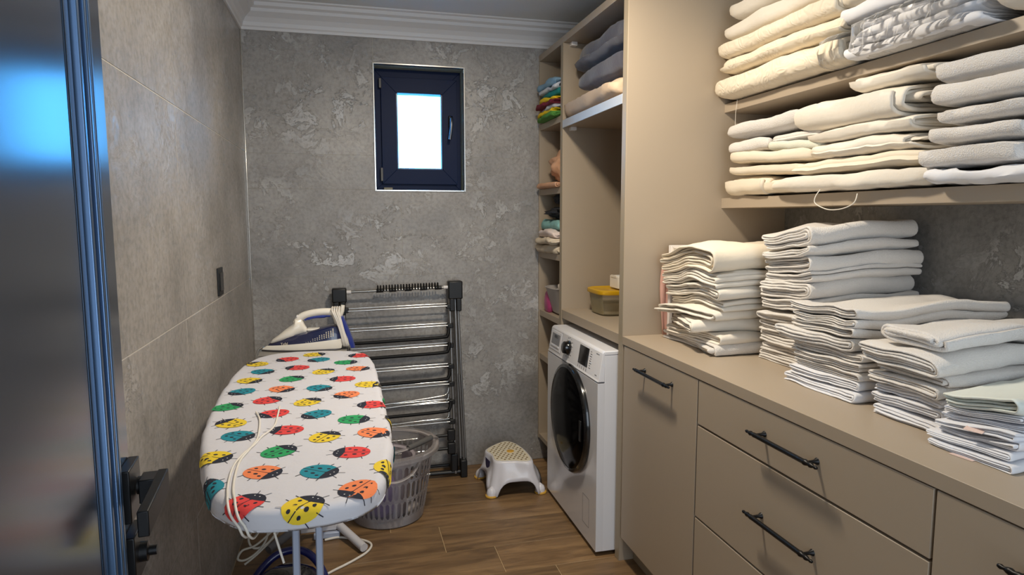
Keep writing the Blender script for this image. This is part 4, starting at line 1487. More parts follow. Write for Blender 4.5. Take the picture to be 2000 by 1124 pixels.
# the board below
rings = []
for (ins, z) in ((0.02, ZT - 0.030), (0.008, ZT - 0.030), (0.008, ZT - 0.008), (0.03, ZT - 0.006)):
    rings.append([q - OLn[i] * ins + Vector((0, 0, z)) for i, q in enumerate(OL)])
loft('board', rings, mat('board_mesh', (120, 124, 130), 0.5, 0.4), ib)

BUGC = {'Y': (222, 192, 44), 'R': (216, 62, 60), 'T': (20, 130, 148), 'G': (34, 150, 88), 'O': (230, 128, 78)}
BM = {k: mat('print_' + k, c, 0.9) for k, c in BUGC.items()}
M_NAVY = mat('print_navy', (26, 30, 46), 0.9)
M_EYE = mat('print_eye', (225, 225, 228), 0.9)
BUGS = [(-0.311, 2.362, 'Y', 150), (-0.216, 2.418, 'R', 200), (-0.107, 2.383, 'T', 200), (-0.014, 2.316, 'G', -5), (0.035, 2.42, 'R', 170), (-0.127, 2.479, 'Y', 10), (-0.28, 2.242, 'T', -30), (-0.172, 2.271, 'R', 170),
        (-0.085, 2.192, 'Y', 40), (0.026, 2.207, 'O', -15), (-0.305, 2.124, 'Y', -25), (-0.179, 2.115, 'G', 30), (-0.023, 2.077, 'R', 175), (0.052, 1.985, 'Y', -10), (-0.308, 1.992, 'T', 215), (-0.198, 1.995, 'O', -30),
        (-0.09, 1.979, 'T', -30), (-0.011, 1.882, 'O', 215), (-0.321, 1.837, 'G', 25), (-0.225, 1.878, 'R', 25), (-0.116, 1.832, 'Y', 35), (0.056, 1.764, 'R', 175), (-0.289, 1.685, 'Y', 150), (-0.195, 1.744, 'R', 205),
        (-0.087, 1.709, 'T', 205), (0.006, 1.641, 'G', -10), (0.120, 1.638, 'Y', 150), (-0.257, 1.578, 'T', -25), (-0.151, 1.598, 'R', 172), (-0.061, 1.523, 'Y', 40), (0.05, 1.527, 'O', -30), (-0.285, 1.446, 'Y', -25),
        (-0.155, 1.45, 'G', 30), (-0.001, 1.406, 'R', 172), (-0.175, 1.336, 'O', -25), (-0.065, 1.311, 'T', -25), (0.075, 1.305, 'Y', -80), (-0.272, 1.285, 'T', 110), (-0.190, 1.194, 'R', 35), (-0.087, 1.160, 'Y', 50),
        (0.008, 1.208, 'O', 215), (0.128, 1.45, 'T', 80), (0.125, 1.83, 'G', 20)]
for (bx, by, bc, ang) in BUGS:
    ang = ang * 1.45 if abs(ang) <= 45 else (180 + (ang - 180) * 1.45 if 135 < ang < 225 else ang)
    ca, sa = math.cos(R(ang)), math.sin(R(ang))
    V, F, MI = [], [], []
    hl, hw = 0.040, 0.034

    def add_poly(pts, mi, off):
        b0 = len(V)
        for (px_, py_) in pts:
            X = bx + px_ * ca - py_ * sa
            Y = by + px_ * sa + py_ * ca
            V.append(board_point(X, Y, off)[0])
        return b0

    def disc(cx_, cy_, rx_, ry_, mi, off, n_=22, mid=(0.75, 0.45), cut=None):
        rs = []
        for kf in (1.0,) + mid:
            rs.append(add_poly([(cx_ + kf * rx_ * math.cos(2 * PI * k / n_), cy_ + kf * ry_ * math.sin(2 * PI * k / n_)) for k in range(n_)], mi, off))
        c0 = add_poly([(cx_, cy_)], mi, off)
        for a_, b_ in zip(rs, rs[1:]):
            for k in range(n_):
                F.append((a_ + k, a_ + (k + 1) % n_, b_ + (k + 1) % n_, b_ + k))
                MI.append(mi)
        for k in range(n_):
            F.append((rs[-1] + k, rs[-1] + (k + 1) % n_, c0))
            MI.append(mi)

    def strip(x0, y0, x1, y1, w_, mi, off, n_=2):
        dx, dy = x1 - x0, y1 - y0
        l_ = math.hypot(dx, dy)
        nx_, ny_ = -dy / l_ * w_ / 2, dx / l_ * w_ / 2
        ids = []
        for k in range(n_ + 1):
            t_ = k / n_
            ids.append(add_poly([(x0 + dx * t_ + nx_, y0 + dy * t_ + ny_), (x0 + dx * t_ - nx_, y0 + dy * t_ - ny_)], mi, off))
        for a_, b_ in zip(ids, ids[1:]):
            F.append((a_, a_ + 1, b_ + 1, b_))
            MI.append(mi)

    for lx in (-0.024, 0.0, 0.020):
        for sg in (1, -1):
            ey = hw * math.sqrt(max(0, 1 - (lx / hl) ** 2))
            strip(lx, sg * (ey - 0.004), lx + (-0.005 if lx < 0 else 0.003), sg * (ey + 0.010), 0.0018, 1, 0.0006)
    strip(hl - 0.004, 0.007, hl + 0.012, 0.014, 0.0014, 1, 0.0006)
    strip(hl - 0.004, -0.007, hl + 0.012, -0.014, 0.0014, 1, 0.0006)
    disc(0, 0, hl, hw, 0, 0.0011)
    # head: the front cap of the ellipse
    n_ = 12
    arc_ = []
    for k in range(n_ + 1):
        a_ = -0.98 + 1.96 * k / n_
        arc_.append((hl * math.cos(a_) * 1.01, hw * math.sin(a_) * 1.01))
    inner = []
    for k in range(n_ + 1):
        y_ = arc_[k][1]
        inner.append((hl * 0.50 - 0.004 * (1 - (y_ / (hw * 0.83)) ** 2), y_ * 0.98))
    ids = []
    for q in range(4):
        ids.append(add_poly([(arc_[k][0] + (inner[k][0] - arc_[k][0]) * q / 3, arc_[k][1] + (inner[k][1] - arc_[k][1]) * q / 3) for k in range(n_ + 1)], 1, 0.0012))
    for a_, b_ in zip(ids, ids[1:]):
        for k in range(n_):
            F.append((a_ + k, a_ + k + 1, b_ + k + 1, b_ + k))
            MI.append(1)
    strip(-hl, 0.0, hl * 0.5, 0.0, 0.0020, 1, 0.0012, 6)
    for (sx_, sy_, r1) in ((-0.026, 0.010, 0.0042), (-0.024, -0.011, 0.0042), (-0.008, 0.012, 0.0052), (-0.006, -0.013, 0.0050), (0.010, 0.017, 0.0044), (0.008, -0.019, 0.0042), (0.018, 0.0, 0.0046)):
        disc(sx_, sy_, r1, r1 * 0.8, 1, 0.0012, 10, (0.5,))
    for sy_ in (0.006, -0.006):
        disc(0.031, sy_, 0.0016, 0.0014, 2, 0.0015, 8, (0.5,))
    mesh('ladybug_print', V, F, None, cover, smooth=True, mats=[BM[bc], M_NAVY, M_EYE], fm=MI)

# legs
M_LEG = mat('pale_blue_leg', (172, 182, 204), 0.35, 0.1)
M_LEG2 = mat('white_leg', (206, 204, 208), 0.4)


def flat_bar(name, p0, p1, w_, d_, m, parent):
    a, b = Vector(p0), Vector(p1)
    t_ = (b - a).normalized()
    X = Vector((1, 0, 0))
    n_ = t_.cross(X).normalized()
    rings = []
    for c in (a, b):
        rings.append([c + X * (w_ / 2 * sx) + n_ * (d_ / 2 * sy) for sx, sy in ((-1, -0.7), (-0.7, -1), (0.7, -1), (1, -0.7), (1, 0.7), (0.7, 1), (-0.7, 1), (-1, 0.7))])
    return loft(name, rings, m, parent, smooth=False)


flat_bar('leg', (-0.146, 1.72, ZT - 0.032), (-0.146, 1.58, 0.012), 0.0175, 0.026, M_LEG, ib)
flat_bar('leg', (-0.089, 1.72, ZT - 0.032), (-0.089, 1.58, 0.012), 0.0175, 0.026, M_LEG, ib)
tube('foot', smooth_pts([(-0.30, 1.56, 0.014), (-0.20, 1.58, 0.014), (-0.03, 1.58, 0.014), (0.07, 1.56, 0.014)], 4), 0.013, M_LEG, ib, seg=10)
flat_bar('leg', (-0.185, 1.95, ZT - 0.032), (-0.185, 2.80, 0.085), 0.020, 0.024, M_LEG2, ib)
flat_bar('leg', (-0.105, 1.95, ZT - 0.032), (-0.105, 2.80, 0.085), 0.020, 0.024, M_LEG2, ib)
tube('foot', [(-0.105, 2.86, 0.09), (-0.092, 2.85, 0.07), (-0.072, 2.82, 0.045), (0.036, 2.62, 0.022)], [0.016, 0.017, 0.018, 0.018], M_LEG2, ib, seg=10)
tube('foot', [(-0.200, 2.86, 0.09), (-0.213, 2.85, 0.07), (-0.233, 2.83, 0.045), (-0.345, 2.70, 0.022)], [0.016, 0.017, 0.018, 0.018], mat('grey_leg', (120, 120, 126), 0.4), ib, seg=10)
box('cross_bar', (-0.225, 2.79, 0.030), (-0.075, 2.815, 0.068), M_LEG2, ib, bev=0.004)
box('brace', (-0.170, 2.77, 0.006), (-0.062, 2.79, 0.030), M_LEG, ib, bev=0.003)
# rest for the iron at the far end
rest = tube('iron_rest', smooth_pts([(-0.33, 2.50, ZT - 0.02), (-0.345, 2.60, ZT - 0.015), (-0.33, 2.74, ZT - 0.012), (-0.18, 2.77, ZT - 0.012), (-0.02, 2.74, ZT - 0.012), (0.0, 2.60, ZT - 0.015), (-0.01, 2.50, ZT - 0.02)], 5), 0.005, M_CHROME, ib, seg=8)
box('rest_plate', (-0.335, 2.565, ZT - 0.016), (-0.01, 2.74, ZT - 0.010), mat('rest_grey', (150, 146, 140), 0.4, 0.3), ib, bev=0.002)

# cords of the iron
M_CORD = mat('white_cord', (222, 216, 206), 0.6)


def cover_path(pts, off):
    return [board_point(p[0], p[1], off)[0] for p in smooth_pts([(a, b, 0) for a, b in pts], 8)]


pa = cover_path([(-0.186, 1.80), (-0.183, 1.72), (-0.183, 1.62), (-0.203, 1.552), (-0.212, 1.50), (-0.228, 1.44), (-0.236, 1.37), (-0.228, 1.26), (-0.212, 1.18), (-0.207, 1.150)], 0.003)
pa += smooth_pts([pa[-1] + Vector((0.004, 0.004, -0.016)), pa[-1] + Vector((0.008, 0.030, -0.034)), pa[-1] + Vector((0.012, 0.09, -0.045))], 4)
pb_ = cover_path([(-0.24, 1.76), (-0.223, 1.69), (-0.212, 1.58), (-0.212, 1.52), (-0.220, 1.46), (-0.228, 1.39), (-0.218, 1.26), (-0.196, 1.165), (-0.190, 1.140)], 0.003)
pb_ += smooth_pts([pb_[-1] + Vector((0.004, 0.004, -0.016)), pb_[-1] + Vector((0.008, 0.030, -0.034)), pb_[-1] + Vector((0.012, 0.09, -0.045))], 4)
cd = thing('iron_cord', 'white cord trailing over the ladybug cover and hanging below it', 'cord', (-0.2, 1.5, ZT))
cd.location = (0, 0, 0)
tube('cord', [p for p in pa], 0.0024, M_CORD, cd, seg=8)
tube('cord', [p for p in pb_], 0.0024, M_CORD, cd, seg=8)
tube('cord', smooth_pts([(-0.165, 1.30, 0.83), (-0.160, 1.30, 0.79), (-0.150, 1.30, 0.745), (-0.137, 1.29, 0.70)], 5), 0.0024, M_CORD, cd, seg=8)
lp = thing('extension_cable', 'looped off-white cable hanging in the dark below the ironing board', 'cable')
tubes('cable', [
    (smooth_pts([(-0.345, 2.36, 0.50), (-0.350, 2.37, 0.38), (-0.362, 2.38, 0.285), (-0.372, 2.40, 0.215), (-0.352, 2.40, 0.185), (-0.31, 2.42, 0.19), (-0.27, 2.44, 0.235), (-0.24, 2.46, 0.29), (-0.235, 2.46, 0.36), (-0.23, 2.46, 0.5)], 6), 0.004),
    (smooth_pts([(-0.31, 2.40, 0.50), (-0.313, 2.40, 0.36), (-0.306, 2.40, 0.27), (-0.312, 2.40, 0.215), (-0.345, 2.40, 0.170), (-0.385, 2.39, 0.150), (-0.408, 2.38, 0.162), (-0.392, 2.38, 0.192), (-0.35, 2.39, 0.200), (-0.30, 2.40, 0.235), (-0.25, 2.41, 0.275), (-0.22, 2.43, 0.31)], 6), 0.004),
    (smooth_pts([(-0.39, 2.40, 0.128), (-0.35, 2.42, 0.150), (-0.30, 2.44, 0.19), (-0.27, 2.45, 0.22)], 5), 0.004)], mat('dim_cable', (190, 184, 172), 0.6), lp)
fc = tube('floor_cable', smooth_pts([(-0.125, 2.76, 0.006), (-0.07, 2.77, 0.006), (-0.023, 2.75, 0.006), (0.025, 2.725, 0.006), (0.060, 2.69, 0.006), (0.066, 2.655, 0.006), (0.045, 2.61, 0.006), (0.0, 2.565, 0.006), (-0.043, 2.53, 0.006), (-0.09, 2.495, 0.006), (-0.12, 2.46, 0.006), (-0.14, 2.36, 0.006)], 6), 0.005, M_CORD, None, seg=8)
tag(fc, 'white cable curving over the floor planks beside the board foot', 'cable')

# ------------------------------------------------------------------ steam iron
ir = thing('steam_iron', 'white and navy steam iron with cord wrapped round its heel', 'iron', (-0.180, 2.645, ZT - 0.010))
M_IW = mat('iron_white', (228, 222, 210), 0.3, coat=0.3)
M_IN = mat('iron_navy', (22, 28, 66), 0.15, coat=0.6)
M_IB = mat('iron_blue', (44, 62, 150), 0.3)


def ioutline(tip, heel, w_, z0, sl_, n_=14):
    """plan of the iron, tip towards -x"""
    pts = []
    L_ = heel - tip
    for k in range(n_ + 1):
        t_ = k / n_
        x = tip + L_ * t_
        y = w_ * (math.sin(min(1, t_ / 0.62) * PI / 2) ** 0.8) * (1 if t_ < 0.9 else 1 - 0.15 * ((t_ - 0.9) / 0.1) ** 2)
        pts.append((x, y))
    ring = [(x, -y, z0 + sl_ * (x + 0.15)) for x, y in pts] + [(x, y, z0 + sl_ * (x + 0.15)) for x, y in pts[::-1]]
    return ring


loft('soleplate', [ioutline(-0.150, 0.145, 0.056, 0.0, 0), ioutline(-0.152, 0.147, 0.058, 0.003, 0), ioutline(-0.150, 0.147, 0.056, 0.007, 0)], mat('soleplate_grey', (96, 96, 100), 0.3, 0.8), ir)
loft('skirt', [ioutline(-0.149, 0.150, 0.055, 0.007, 0), ioutline(-0.146, 0.152, 0.056, 0.012, 0.02), ioutline(-0.130, 0.152, 0.054, 0.019, 0.085)], M_IW, ir)
nb = loft('tank', [ioutline(-0.128, 0.153, 0.053, 0.019, 0.085), ioutline(-0.120, 0.150, 0.050, 0.026, 0.13), ioutline(-0.105, 0.138, 0.042, 0.031, 0.215), ioutline(-0.095, 0.130, 0.030, 0.034, 0.225)], M_IN, ir)
rings = []
for (x, hw_, zb, zt) in ((-0.116, 0.006, 0.030, 0.036), (-0.108, 0.014, 0.030, 0.046), (-0.085, 0.022, 0.034, 0.062), (-0.060, 0.028, 0.038, 0.082), (-0.030, 0.030, 0.044, 0.104), (-0.022, 0.028, 0.05, 0.124), (0.000, 0.022, 0.054, 0.130), (0.012, 0.018, 0.058, 0.10), (0.02, 0.016, 0.062, 0.086)):
    h_ = (zt - zb) / 2
    zc_ = (zt + zb) / 2
    rings.append([(x, hw_ * math.cos(a), zc_ + h_ * math.sin(a)) for a in [2 * PI * k / 20 for k in range(20)]])
loft('housing', rings, M_IW, ir)
tube('handle', smooth_pts([(-0.018, 0, 0.105), (-0.006, 0, 0.124), (0.018, 0, 0.137), (0.060, 0, 0.145), (0.105, 0, 0.146), (0.126, 0, 0.140), (0.136, 0, 0.115), (0.142, 0, 0.085), (0.146, 0, 0.055)], 5), 0.0145, M_IW, ir, seg=14)
tube('grip', smooth_pts([(0.012, 0, 0.118), (0.035, 0, 0.128), (0.070, 0, 0.131), (0.110, 0, 0.131)], 5), [0.006] * 3 + [0.0095] * 10 + [0.006] * 3, M_IB, ir, seg=12)
box('steam_button', (-0.018, -0.012, 0.126), (0.006, 0.012, 0.137), M_WHPL, ir, bev=0.003)
box('thermostat', (0.020, -0.020, 0.073), (0.090, 0.020, 0.083), M_IW, ir, bev=0.004)
loft('heel', [[(x + dx, y, z) for x, y in ((0.0, -0.040), (0.012, -0.043), (0.016, -0.03), (0.016, 0.03), (0.012, 0.043), (0.0, 0.040))] for dx, z in ((0.186, 0.004), (0.176, 0.04), (0.158, 0.09), (0.142, 0.128))], M_IB, ir)
loft('heel_inner', [[(x + dx, y, z) for x, y in ((0.0, -0.034), (0.028, -0.040), (0.028, 0.040), (0.0, 0.034))] for dx, z in ((0.152, 0.016), (0.146, 0.05), (0.134, 0.10), (0.122, 0.13))], M_IW, ir)
lst = []
for k, (dx, yy) in enumerate(((0.0, -0.046), (0.010, -0.047), (0.020, -0.048), (0.030, -0.047))):
    lst.append((smooth_pts([(0.118 + dx * 0.9, yy + 0.02, 0.158), (0.120 + dx * 0.8, yy + 0.004, 0.150 - 0.004 * (k % 2)), (0.134 + dx * 0.55, yy, 0.118), (0.148 + dx * 0.45, yy - 0.002, 0.070), (0.158 + dx * 0.5, yy, 0.022), (0.160 + dx * 0.5, yy + 0.02, 0.012),
                            (0.160 + dx * 0.5, -yy - 0.02, 0.012), (0.150 + dx * 0.5, -yy, 0.07), (0.124 + dx * 0.8, -yy - 0.004, 0.150), (0.118 + dx * 0.9, -yy - 0.02, 0.158)], 4, closed=True), 0.0036))
v, f = [], []
for pts, r_k in lst:
    tube_geo(pts, r_k, 8, v, f, closed=True)
o = fix_normals(mesh('wrapped_cord', v, f, M_CORD, ir, smooth=True))
tag(o, None, None, None, 'stuff')
tube('cord_guard', [(0.148, -0.01, 0.132), (0.156, -0.012, 0.150), (0.160, -0.012, 0.172)], [0.010, 0.009, 0.008], M_IW, ir, seg=12)
# dots and lettering on the tank side
v, f = [], []
for i in range(13):
    for j in range(1 + i // 3):
        x = 0.018 + 0.0085 * i
        z = 0.036 + 0.0066 * j + 0.0018 * i
        yv = -(0.0535 - 0.10 * (z - 0.04) * 0.25)
        b0 = len(v)
        r1 = 0.0014 + 0.00014 * i
        for k in range(6):
            v.append((x + r1 * math.cos(k * PI / 3) * 0.8, yv, z + r1 * math.sin(k * PI / 3)))
        f.append(tuple(range(b0, b0 + 6)))
tag(mesh('steam_dots', v, f, mat('silver_print', (222, 210, 190), 0.4, 0.2), nb, loc=(0, 0, 0)), None, None, None, 'stuff')
text_geo('lettering', 'Tefal', 0.014, mat('silver_print', (222, 210, 190), 0.4, 0.2), nb, (-0.062, -0.0500, 0.0335), (R(78), R(-6), R(-10)))

# ------------------------------------------------------------------ clothes airer against the wall
ai = thing('clothes_airer', 'folded black and chrome clothes airer leaning on the end wall', 'clothes airer')
M_UP = mat('airer_upright', (150, 148, 146), 0.34, 0.85)
M_BAR = mat('airer_bar', (205, 202, 196), 0.16, 1.0)


def ay(z):
    return 3.325 + (3.405 - 3.325) * z / 1.02


for x, dy in ((-0.052, 0.0), (-0.022, -0.018), (0.520, -0.018), (0.552, 0.0)):
    tube('upright', [(x + (0.012 if x > 0.5 else 0.004), ay(0.02) + dy, 0.02), (x, ay(0.98) + dy, 0.98)], 0.0095, M_UP, ai, seg=12)
tube('side_rod', [(0.592, ay(0.03), 0.03), (0.566, ay(0.95), 0.95)], 0.0065, M_UP, ai, seg=10)
tube('side_rod', [(0.578, ay(0.03) - 0.03, 0.03), (0.561, ay(0.55) - 0.03, 0.55)], 0.005, M_UP, ai, seg=10)
for x0, x1, z0, z1 in ((-0.078, -0.006, 0.905, 1.022), (0.512, 0.588, 0.905, 1.045)):
    box('corner_block', (x0, ay(0.98) - 0.042, z0 + 0.045), (x1, ay(0.98) + 0.014, z1), M_BLKPL, ai, bev=0.006)
    box('corner_block', (x0 + 0.006, ay(0.95) - 0.038, z0 - 0.02), (x0 + 0.034, ay(0.95) + 0.010, z0 + 0.05), M_BLKPL, ai, bev=0.005)
    box('corner_block', (x1 - 0.034, ay(0.95) - 0.038, z0 - 0.02), (x1 - 0.006, ay(0.95) + 0.010, z0 + 0.05), M_BLKPL, ai, bev=0.005)
tube('top_bar', [(-0.006, ay(1.0) - 0.016, 1.000), (0.512, ay(1.0) - 0.016, 1.012)], 0.0065, mat('airer_top_bar', (150, 148, 144), 0.25, 0.9), ai, seg=12)
tube('sleeve', [(-0.006, ay(1.0) - 0.016, 1.000), (0.016, ay(1.0) - 0.016, 1.0005)], 0.0095, M_WHPL, ai, seg=12)
tube('sleeve', [(0.490, ay(1.0) - 0.016, 1.0115), (0.512, ay(1.0) - 0.016, 1.012)], 0.0095, M_WHPL, ai, seg=12)
for i in range(11):
    for q in (0, 0.014):
        x = 0.150 + 0.0295 * i + q
        z = 1.0035 + 0.012 * (x / 0.51)
        tube('peg_hook', smooth_pts([(x, ay(1.0) - 0.026, z - 0.006), (x, ay(1.0) - 0.027, z + 0.012), (x, ay(1.0) - 0.018, z + 0.022), (x, ay(1.0) - 0.008, z + 0.012), (x, ay(1.0) - 0.008, z - 0.004)], 3), 0.0042, M_BLKPL, ai, seg=6)
for x in (0.160, 0.225, 0.305, 0.385, 0.462):
    tube('peg_holder', [(x - 0.018, ay(1.0) - 0.016, 0.9995 + 0.012 * (x / 0.51)), (x + 0.018, ay(1.0) - 0.016, 1.0005 + 0.012 * (x / 0.51))], 0.0105, M_BLKPL, ai, seg=10)
for z in (0.912, 0.809, 0.705, 0.594, 0.500, 0.405, 0.300):
    yy = ay(z) - 0.020
    two = z > 0.35
    box('bar_joint', (-0.036, yy - 0.014, z - 0.016), (0.002, yy + 0.016, z + 0.010), M_BLKPL, ai, bev=0.004)
    box('bar_joint', (0.500, yy - 0.014, z - 0.012), (0.535, yy + 0.016, z + 0.014), M_BLKPL, ai, bev=0.004)
    tube('bar', [(-0.002, yy - 0.012, z - 0.007), (0.505, yy - 0.012, z + 0.003)], 0.0042, M_BAR, ai, seg=10)
    tube('bar', [(-0.002, yy + 0.008, z + 0.004), (0.505, yy + 0.008, z + 0.013)], 0.0036, M_BAR, ai, seg=10)
for z in (0.752, 0.672, 0.532, 0.362):
    yy = ay(z) - 0.046
    tube('arm', smooth_pts([(-0.028, yy + 0.02, z + 0.045), (-0.016, yy, z + 0.01), (0.02, yy - 0.004, z - 0.008), (0.25, yy - 0.006, z - 0.004), (0.47, yy - 0.004, z + 0.002), (0.502, yy, z + 0.014), (0.512, yy + 0.015, z + 0.05)], 4), 0.0088, M_LEV, ai, seg=10)
for z, dz in ((0.440, 0.018), (0.420, 0.004), (0.33, 0.0)):
    tube('wire', smooth_pts([(-0.01, ay(z) - 0.05, z - 0.03), (0.25, ay(z) - 0.055, z - 0.010), (0.45, ay(z) - 0.055, z + dz * 0.4), (0.49, ay(z) - 0.05, z + dz), (0.50, ay(z) - 0.045, z + dz + 0.03)], 4), 0.0032, M_BAR, ai, seg=8)
for k_, z in enumerate((0.235, 0.165)):
    yy = ay(z) - 0.03
    tube('arm', [(0.38, yy - 0.01, z - 0.004), (0.50, yy - 0.01, z)], 0.008, M_BLKPL, ai, seg=10)
    tube('bar', [(-0.01, yy - 0.01, z - 0.014), (0.39, yy - 0.01, z - 0.004)], 0.0045, M_BAR, ai, seg=10)
    box('bar_joint', (0.488, yy - 0.022, z - 0.03), (0.530, yy + 0.012, z + 0.03), M_BLKPL, ai, bev=0.005)
tube('foot_bar', [(-0.055, 3.315, 0.028), (0.40, 3.315, 0.026)], 0.010, mat('airer_top_bar', (150, 148, 144), 0.25, 0.9), ai, seg=12)
tube('foot_bar', [(0.395, 3.315, 0.026), (0.57, 3.312, 0.026)], 0.012, M_BLKPL, ai, seg=12)
tube('foot_bar', [(-0.05, 3.372, 0.045), (0.55, 3.372, 0.045)], 0.008, M_BLKPL, ai, seg=12)
box('foot_block', (0.556, 3.285, 0.0), (0.592, 3.345, 0.095), M_BLKPL, ai, bev=0.005)
box('foot_block', (-0.080, 3.285, 0.0), (-0.045, 3.345, 0.095), M_BLKPL, ai, bev=0.005)
box('foot_block', (0.505, 3.30, 0.03), (0.545, 3.36, 0.13), M_BLKPL, ai, bev=0.008)

# ------------------------------------------------------------------ laundry basket
BX, BY = 0.155, 2.955
lb = thing('laundry_basket', 'round see-through plastic laundry basket with slotted sides', 'basket', (BX, BY, 0.0))
M_CLR = clear_material('frosted_plastic', (196, 190, 190), 0.14, 0.28)
M_CLR2 = clear_material('frosted_plastic_rim', (200, 194, 194), 0.20, 0.22)


def rz(z):
    return 0.160 + 0.055 * (z / 0.34) ** 0.9


def band(name, z0, z1, m, parent, th=0.003, seg=56, n=3):
    prof_ = [(rz(z0 + (z1 - z0) * k / n) + th / 2, z0 + (z1 - z0) * k / n) for k in range(n + 1)]
    prof_ += [(r_k - th, z) for r_k, z in prof_[::-1]]
    prof_.append(prof_[0])
    return revolve(name, prof_, m, parent, seg=seg, cap=False)


revolve('base', [(0.0005, 0.003), (0.150, 0.003), (0.160, 0.008), (0.1585, 0.012), (0.0005, 0.007)], M_CLR2, lb, seg=48, cap=False)
band('lower_wall', 0.006, 0.050, M_CLR2, lb)
band('band', 0.128, 0.140, M_CLR, lb)
band('band', 0.216, 0.228, M_CLR, lb)
band('upper_wall', 0.292, 0.335, M_CLR2, lb)
revolve('rim', [(rz(0.33), 0.325), (rz(0.33) + 0.012, 0.330), (rz(0.33) + 0.022, 0.338), (rz(0.33) + 0.024, 0.332), (rz(0.33) + 0.026, 0.318), (rz(0.33) + 0.0275, 0.318), (rz(0.33) + 0.027, 0.340), (rz(0.33) + 0.014, 0.346), (rz(0.33) - 0.003, 0.338), (rz(0.33) - 0.003, 0.325)], M_CLR2, lb, seg=56, cap=False)
NS = 44
rib_v, rib_f = [], []
for (z0, z1) in ((0.050, 0.128), (0.140, 0.216), (0.228, 0.292)):
    for k in range(NS):
        a = 2 * PI * (k + (0.5 if z0 == 0.140 else 0)) / NS
        hwid = 0.0048
        for (za, zb_, wa, wb_) in ((z0, z0 + 0.010, 2.2, 1.0), (z0 + 0.010, z1 - 0.010, 1.0, 1.0), (z1 - 0.010, z1, 1.0, 2.2)):
            b0 = len(rib_v)
            for z, ww in ((za, wa), (zb_, wb_)):
                for dr_ in (0.0015, -0.0015):
                    for sd in (-1, 1):
                        aa = a + sd * hwid * ww / rz(z)
                        rib_v.append(((rz(z) + dr_) * math.cos(aa), (rz(z) + dr_) * math.sin(aa), z))
            rib_f += [(b0, b0 + 1, b0 + 5, b0 + 4), (b0 + 3, b0 + 2, b0 + 6, b0 + 7), (b0 + 1, b0 + 3, b0 + 7, b0 + 5), (b0 + 2, b0, b0 + 4, b0 + 6)]
o = fix_normals(mesh('slotted_wall', rib_v, rib_f, M_CLR2, lb))
tag(o, None, None, None, 'stuff')
# bail handle lying over the rim, with a grey grip, and one hanging in front
tube('handle', smooth_pts([(-0.235, 0.02, 0.335), (-0.20, -0.09, 0.345), (-0.10, -0.165, 0.352), (0.02, -0.175, 0.358), (0.10, -0.14, 0.362), (0.19, -0.06, 0.366), (0.225, -0.01, 0.352), (0.236, 0.01, 0.338)], 6), 0.009, M_CLR2, lb, seg=10, flat=0.6)
tube('grip', smooth_pts([(0.085, -0.148, 0.362), (0.14, -0.108, 0.367), (0.20, -0.05, 0.368)], 6), 0.0125, M_GREYPL, lb, seg=12)
tube('handle', smooth_pts([(-0.12, -0.205, 0.30), (-0.06, -0.222, 0.262), (0.02, -0.226, 0.243), (0.09, -0.208, 0.262), (0.135, -0.172, 0.305)], 6), 0.008, M_CLR2, lb, seg=10, flat=0.6)
# inner tub
tb = thing('inner_tub', 'clear plastic tub standing inside the laundry basket', 'tub', (BX - 0.03, BY - 0.005, 0.0125))
revolve('tub', [(0.0005, 0.0), (0.105, 0.0), (0.112, 0.006), (0.148, 0.265), (0.160, 0.272), (0.162, 0.266), (0.164, 0.272), (0.160, 0.278), (0.145, 0.272), (0.108, 0.008), (0.0005, 0.004)], clear_material('tub_plastic', (200, 192, 200), 0.12, 0.2), tb, seg=48, cap=False)
heap('purple_cloth', 'purple cloth lying inside the clear tub in the basket', 'cloth', (BX - 0.035, BY - 0.01, 0.0175), (0.17, 0.17, 0.17), mat('purple_cloth', (112, 82, 142), 0.9), 4.4, 0.2, 2.0)

# ------------------------------------------------------------------ step stool
st = thing('step_stool', 'white child step stool with beige dotted top and yellow feet', 'stool', (0.775, 3.16, 0.0))
M_ST = mat('stool_white', (222, 220, 226), 0.3, coat=0.2)
M_SB = mat('stool_beige', (230, 220, 196), 0.45)
M_SY = mat('stool_yellow', (214, 166, 66), 0.5)
top_c = [(-0.098, 0.070), (0.035, 0.172), (0.098, 0.06), (0.100, -0.150), (0.005, -0.140), (-0.085, -0.112), (-0.088, -0.02)]
bot_c = [(-0.128, 0.118), (0.070, 0.215), (0.150, 0.05), (0.148, -0.165), (0.02, -0.175), (-0.120, -0.150), (-0.118, -0.01)]


def loopc(c, z, n=10, k=1.0, sh=0.0):
    P = smooth_pts([(x, y, 0) for x, y in c], n, closed=True)
    ce = Vector((sum(p.x for p in P) / len(P), sum(p.y for p in P) / len(P), 0))
    return [Vector((ce.x + (p.x - ce.x) * k, ce.y + (p.y - ce.y) * k, z)) for p in P]


H_ = 0.168
rings = [loopc(top_c, H_, k=0.02), loopc(top_c, H_, k=0.5), loopc(top_c, H_, k=0.93), loopc(top_c, H_ - 0.003, k=0.975), loopc(top_c, H_ - 0.012, k=1.0)]
nS = len(rings[0])


def skirt(t_, z, k_in=1.0):
    A = loopc(top_c, 0)
    B = loopc(bot_c, 0)
    return [Vector((a.x + (b.x - a.x) * t_, a.y + (b.y - a.y) * t_, z)) * 1.0 for a, b in zip(A, B)]


# arches between the four feet: feet near indices of corners 0,1,3,5
feet_i = [0, 10, 30, 50]


def arch(i):
    d = min(min(abs(i - q), nS - abs(i - q)) for q in feet_i)
    span = 10 if 0 < i < 10 else (10 if 10 < i < 30 else 10)
    t_ = max(0.0, (d - 3.3) / 4.2)
    return 0.072 * (1 - (1 - min(1, t_)) ** 2) ** 0.5 if t_ > 0 else 0.0


